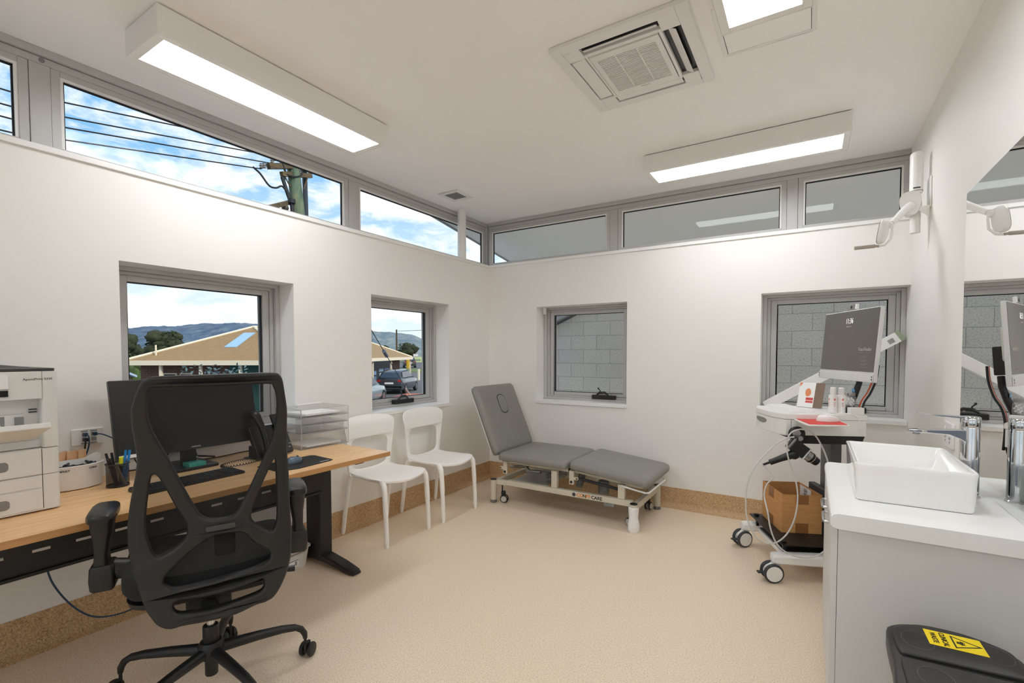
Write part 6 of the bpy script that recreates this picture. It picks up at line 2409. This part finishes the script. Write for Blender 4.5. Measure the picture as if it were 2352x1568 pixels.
for y, z in ((6.45, 5.69), (6.52, 5.72), (6.72, 5.9), (6.76, 5.97), (6.86, 6.05)):
    mb.lathe([(.0, -.06), (.045, -.05), (.028, -.02), (.05, -.0), (.03, .03), (.04, .05), (0, .06)], (-11, y, z), 12)
mb.build('insulator', M_['grey_pl'], o, world=True)
ends = [((-11, -6.0, 5.35), (-11, 2.197, 5.512), (-11, 2.804, 5.603), (-11, 5.302, 6.02), (-11.02, 7.0, 6.3)),
        ((-11, -6.0, 4.95), (-11, 2.191, 5.278), (-11, 2.798, 5.354), (-11, 6.8, 6.03)),
        ((-11, -6.0, 4.75), (-11, 2.186, 5.079), (-11, 2.805, 5.178), (-11, 6.75, 5.84)),
        ((-11, -6.0, 4.5), (-11, 2.18, 4.858), (-11, 2.805, 4.963), (-11, 6.45, 5.62))]
for k, e in enumerate(ends):
    P = smooth_loop(list(e), 8, False)
    w_ = MB().tube(P, .013, 6).build('power_line', M_['wire'], loc=e[0], world=True)
    tag(w_, ['uppermost of the four power lines running to the pole', 'second power line from the top, running to the pole', 'third power line from the top, running to the pole', 'lowest of the four power lines running to the pole'][k], 'power line', 'overhead power lines')
o = thing('pole_stay', 'steel guy wire with a dark insulator slanting across the window by the white chairs', 'guy wire', (-22.37, 22.93, GZ))
a, b = Vector((-11.06, 7.63, 4.75)), Vector((-22.37, 22.93, GZ))
mb = MB().tube([a, a + (b - a) * .5, b], .02, 6)
mb.build('wire', M_['wire'], o, world=True)
mb = MB().tube([a + (b - a) * .535, a + (b - a) * .575], .085, 10)
mb.build('insulator', mat('insulator_grey', srgb(96, 104, 112), .5), o, world=True)
mb = MB().tube([a + (b - a) * .90, a + (b - a) * .997], .045, 8)
mb.build('sight_guard', mat('guard_pale', srgb(212, 212, 204), .6), o, world=True)
# far pole
o = thing('street_pole', 'slim timber pole standing beyond the house, in the window by the white chairs', 'pole', (-81.3, 79.1, GZ))
MB().tube([(0, 0, 0), (0, 0, 8.25)], [.24, .19], 12).build('post', M_['arm'], o)
MB().tube([(.2, .2, 7.9), (25, 40, 10.5)], .05, 5).build('wire', M_['wire'], o)

# street details
tag(bx('grass_verge', M_['lawn'], -62, 52, GZ + .0, -43, 62, GZ + .05, None, smooth=False), 'strip of green lawn beyond the parked car', 'lawn', kind='structure')
M_['kerb'] = mat('red_kerb', srgb(186, 112, 92), .8)
mb = MB().prism([(-21.5, 19.5), (-22.2, 20.9), (-23.7, 23.9), (-22.6, 24.4), (-20.6, 21.6), (-20.3, 20.0)], GZ + .001, GZ + .02)
tag(mb.build('red_path', M_['kerb'], loc=(-21, 21, GZ), world=True, smooth=False), 'red brick path at the foot of the view by the white chairs', 'path', kind='structure')
o = thing('street_sign', 'pale green board sign on posts far down the street', 'sign', (-84.5, 88.7, GZ), .75)
MB().box(-1.9, -.1, .5, 1.9, .1, 1.9).build('board', mat('sign_green', srgb(190, 206, 150), .7), o)
for x in (-1.6, 1.6):
    MB().box(x - .08, .1, 0, x + .08, .26, 1.8).build('post', M_['cream_t'], o)
MB().box(-.6, -.2, 1.95, .6, -.1, 2.6).build('small_sign', mat('sign_pale', srgb(220, 214, 214), .7), o)
MB().box(-1.2, -.14, .85, 1.2, -.1, 1.3).build('sign_band', mat('sign_dark', srgb(130, 146, 120), .7), o)
tag(bx('marker_post', M_['cream_t'], -34.6, 36.5, GZ, -34.4, 36.7, GZ + 1.15, None, loc=(-34.5, 36.6, GZ), world=True), 'short white marker post on the grass beyond the parked car', 'post')


# cars
def car(label, loc, rz, col, s=1.0, name='parked_car'):
    o = thing(name, label, 'car', loc, rz)
    pm = mat('car_paint_' + name, col, .25, .4, coat=.8)
    gl = mat('car_glass_' + name, srgb(44, 60, 76), .08)
    hw = .93
    # side profile (x forward, z up)
    st = [(-2.25, .42, .62, .80), (-2.22, .34, 1.02, .88), (-2.0, .30, 1.10, .92), (-1.2, .28, 1.08, .93), (0, .27, 1.05, .93), (1.0, .28, 1.02, .93), (1.7, .30, .95, .90), (2.15, .34, .82, .82), (2.25, .42, .70, .72)]
    rings = []
    for x, z0, z1, w in st:
        w = w * hw / .93
        rings.append([(x, -w * .92, z0), (x, -w, z0 + .14), (x, -w, z1 - .25), (x, -w * .93, z1 - .04), (x, -w * .8, z1), (x, w * .8, z1), (x, w * .93, z1 - .04), (x, w, z1 - .25), (x, w, z0 + .14), (x, w * .92, z0)])
    mb = MB().loft(rings)
    mb.build('body', pm, o, ang=45)
    cab = [(-2.12, 1.06, .82), (-1.78, 1.50, .66), (-1.2, 1.63, .64), (-.2, 1.66, .64), (.25, 1.58, .63), (1.15, 1.03, .80)]
    mb = MB()
    mb.loft([[(x, -w if k == 0 else -w * .99, 1.0) if k == 0 else p_ for k, p_ in enumerate([(x, -.84, 1.0), (x, -w, z - .05), (x, -w * .85, z), (x, w * .85, z), (x, w, z - .05), (x, .84, 1.0)])] for x, z, w in cab])
    cb = mb.build('cabin', pm, o, ang=45)
    mb = MB()
    for y in (-1, 1):
        mb._add([(-1.7, y * .80, 1.12), (.75, y * .80, 1.12), (.2, y * .672, 1.52), (-1.5, y * .685, 1.5)], [(0, 1, 2, 3)])
    mb._add([(-2.135, -.66, 1.12), (-2.135, .66, 1.12), (-1.83, .55, 1.47), (-1.83, -.55, 1.47)], [(0, 1, 2, 3)])
    mb._add([(1.07, -.68, 1.09), (1.07, .68, 1.09), (.34, .54, 1.55), (.34, -.54, 1.55)], [(0, 1, 2, 3)])
    mb.build('windows', gl, cb, smooth=False)
    for x in (-1.38, 1.38):
        for y in (-1, 1):
            mb = MB().lathe([(.2, -.1), (.34, -.1), (.36, -.05), (.36, .05), (.34, .1), (.2, .1)], (0, 0, 0), 24, Mr((x, y * (hw - .1), .36)) @ Matrix.Rotation(HP, 4, 'X'))
            w_ = mb.build('wheel', M_['seal'], o)
            mb = MB().lathe([(0, -.105), (.22, -.105), (.22, .105), (0, .105)], (0, 0, 0), 16, Mr((x, y * (hw - .1), .36)) @ Matrix.Rotation(HP, 4, 'X'))
            mb.build('hub_cap', M_['steel'], w_)
    mb = MB()
    for y in (-1, 1):
        mb.box(-2.245, y * .82, .86, -2.17, y * .58, .98)
    mb.build('tail_light', mat('tail_red', srgb(190, 30, 34), .3), o)
    mb = MB().box(-2.262, -.3, .70, -2.235, .3, .82)
    mb.build('number_plate', M_['white_pl'], o)
    mb = MB().box(-2.255, -.7, .9, -2.225, .7, .925)
    mb.box(-2.27, -.8, .40, -2.2, .8, .44)
    mb.build('chrome_strip', M_['steel'], o)
    o.scale = (s, s, s)
    ROOTM[o.name] = Matrix.Translation(loc) @ Matrix.Rotation(rz, 4, 'Z')
    return o


car('dark grey car parked in front of the shop window', (-25.3, 24.8, GZ), 2.07, srgb(66, 74, 82), 1.0)
car('car with white bonnet partly hidden at the left edge of the window by the chairs', (-20.9, 17.5, GZ), 2.07, srgb(150, 165, 170), 1.0, 'white_car')
car('pale car at the lower right corner of the window by the chairs', (-18.7, 22.6, GZ), 2.0, srgb(170, 190, 200), 1.0, 'pale_car')
car('blue car far down the street beyond the house', (-70.0, 65.8, GZ), 2.4, srgb(40, 110, 180), 1.25, 'blue_car')
car('dark car with yellow marking far down the street', (-66.0, 67.5, GZ), 2.4, srgb(60, 58, 60), 1.25, 'dark_car')
tag(bx('road_marker', mat('marker_yellow', srgb(240, 190, 30), .6), -63.8, 64.5, GZ, -63.2, 64.8, GZ + 1.7, None, loc=(-63.5, 64.6, GZ), world=True), 'yellow bollard beside the cars far down the street', 'bollard')

# ------------------------------------------------------------------ sky, sun, camera
w = bpy.data.worlds.new('sky')
SC.world = w
w.use_nodes = True
nt = w.node_tree
nt.nodes.clear()
out = nt.nodes.new('ShaderNodeOutputWorld')
bg = nt.nodes.new('ShaderNodeBackground')
tc = nt.nodes.new('ShaderNodeTexCoord')
sep = nt.nodes.new('ShaderNodeSeparateXYZ')
rp = nt.nodes.new('ShaderNodeValToRGB')
el = rp.color_ramp.elements
el[0].position, el[0].color = 0, srgb(226, 236, 244)
el[1].position, el[1].color = 1, srgb(70, 140, 214)
e = el.new(.16)
e.color = srgb(205, 228, 245)
e = el.new(.34)
e.color = srgb(132, 188, 234)
mp = nt.nodes.new('ShaderNodeMapping')
mp.inputs['Scale'].default_value = (1, 1, 2.6)
n1 = nt.nodes.new('ShaderNodeTexNoise')
n1.inputs['Scale'].default_value = 7.5
n1.inputs['Detail'].default_value = 9
n1.inputs['Roughness'].default_value = .62
n1.inputs['Distortion'].default_value = .25
cr = nt.nodes.new('ShaderNodeValToRGB')
cr.color_ramp.elements[0].position = .41
cr.color_ramp.elements[1].position = .585
mx = nt.nodes.new('ShaderNodeMix')
mx.data_type = 'RGBA'
mx.inputs['B'].default_value = (1.02, 1.02, 1.03, 1)
L_ = nt.links.new
L_(tc.outputs['Generated'], sep.inputs[0])
L_(sep.outputs['Z'], rp.inputs['Fac'])
L_(tc.outputs['Generated'], mp.inputs['Vector'])
L_(mp.outputs[0], n1.inputs['Vector'])
L_(n1.outputs['Fac'], cr.inputs['Fac'])
L_(cr.outputs['Color'], mx.inputs['Factor'])
L_(rp.outputs['Color'], mx.inputs['A'])
L_(mx.outputs['Result'], bg.inputs['Color'])
bg.inputs['Strength'].default_value = 1.12
L_(bg.outputs[0], out.inputs['Surface'])

sl = bpy.data.lights.new('sun', 'SUN')
sl.energy = 2.6
sl.angle = R(8)
sl.color = (1, .95, .86)
so = bpy.data.objects.new('sun', sl)
COL.objects.link(so)
so.rotation_euler = Vector((.80, .01, .60)).to_track_quat('Z', 'Y').to_euler()

cd = bpy.data.cameras.new('camera')
cam = bpy.data.objects.new('camera', cd)
COL.objects.link(cam)
F = 1093.524
cd.sensor_fit = 'HORIZONTAL'
cd.sensor_width = 36
cd.lens = F / 2352 * 36
cd.shift_y = (847.495 - 784) / 2352
cd.clip_start = .05
cd.clip_end = 3000
yaw, pitch, roll = .56174443, -.03374869, -.00090037
fw = Vector((-math.sin(yaw) * math.cos(pitch), math.cos(yaw) * math.cos(pitch), math.sin(pitch)))
r0 = Vector((math.cos(yaw), math.sin(yaw), 0))
u0 = r0.cross(fw)
rt = r0 * math.cos(roll) + u0 * math.sin(roll)
up = u0 * math.cos(roll) - r0 * math.sin(roll)
cam.matrix_world = Matrix(((rt.x, up.x, -fw.x, 0), (rt.y, up.y, -fw.y, 0), (rt.z, up.z, -fw.z, 1.3), (0, 0, 0, 1)))
SC.camera = cam
SC.cycles.max_bounces = 24
SC.cycles.diffuse_bounces = 16
SC.cycles.transparent_max_bounces = 24
vs_ = SC.view_settings
vs_.view_transform = 'Standard'
vs_.look = 'None'
vs_.exposure = .13
vs_.gamma = 1
vs_.use_curve_mapping = False
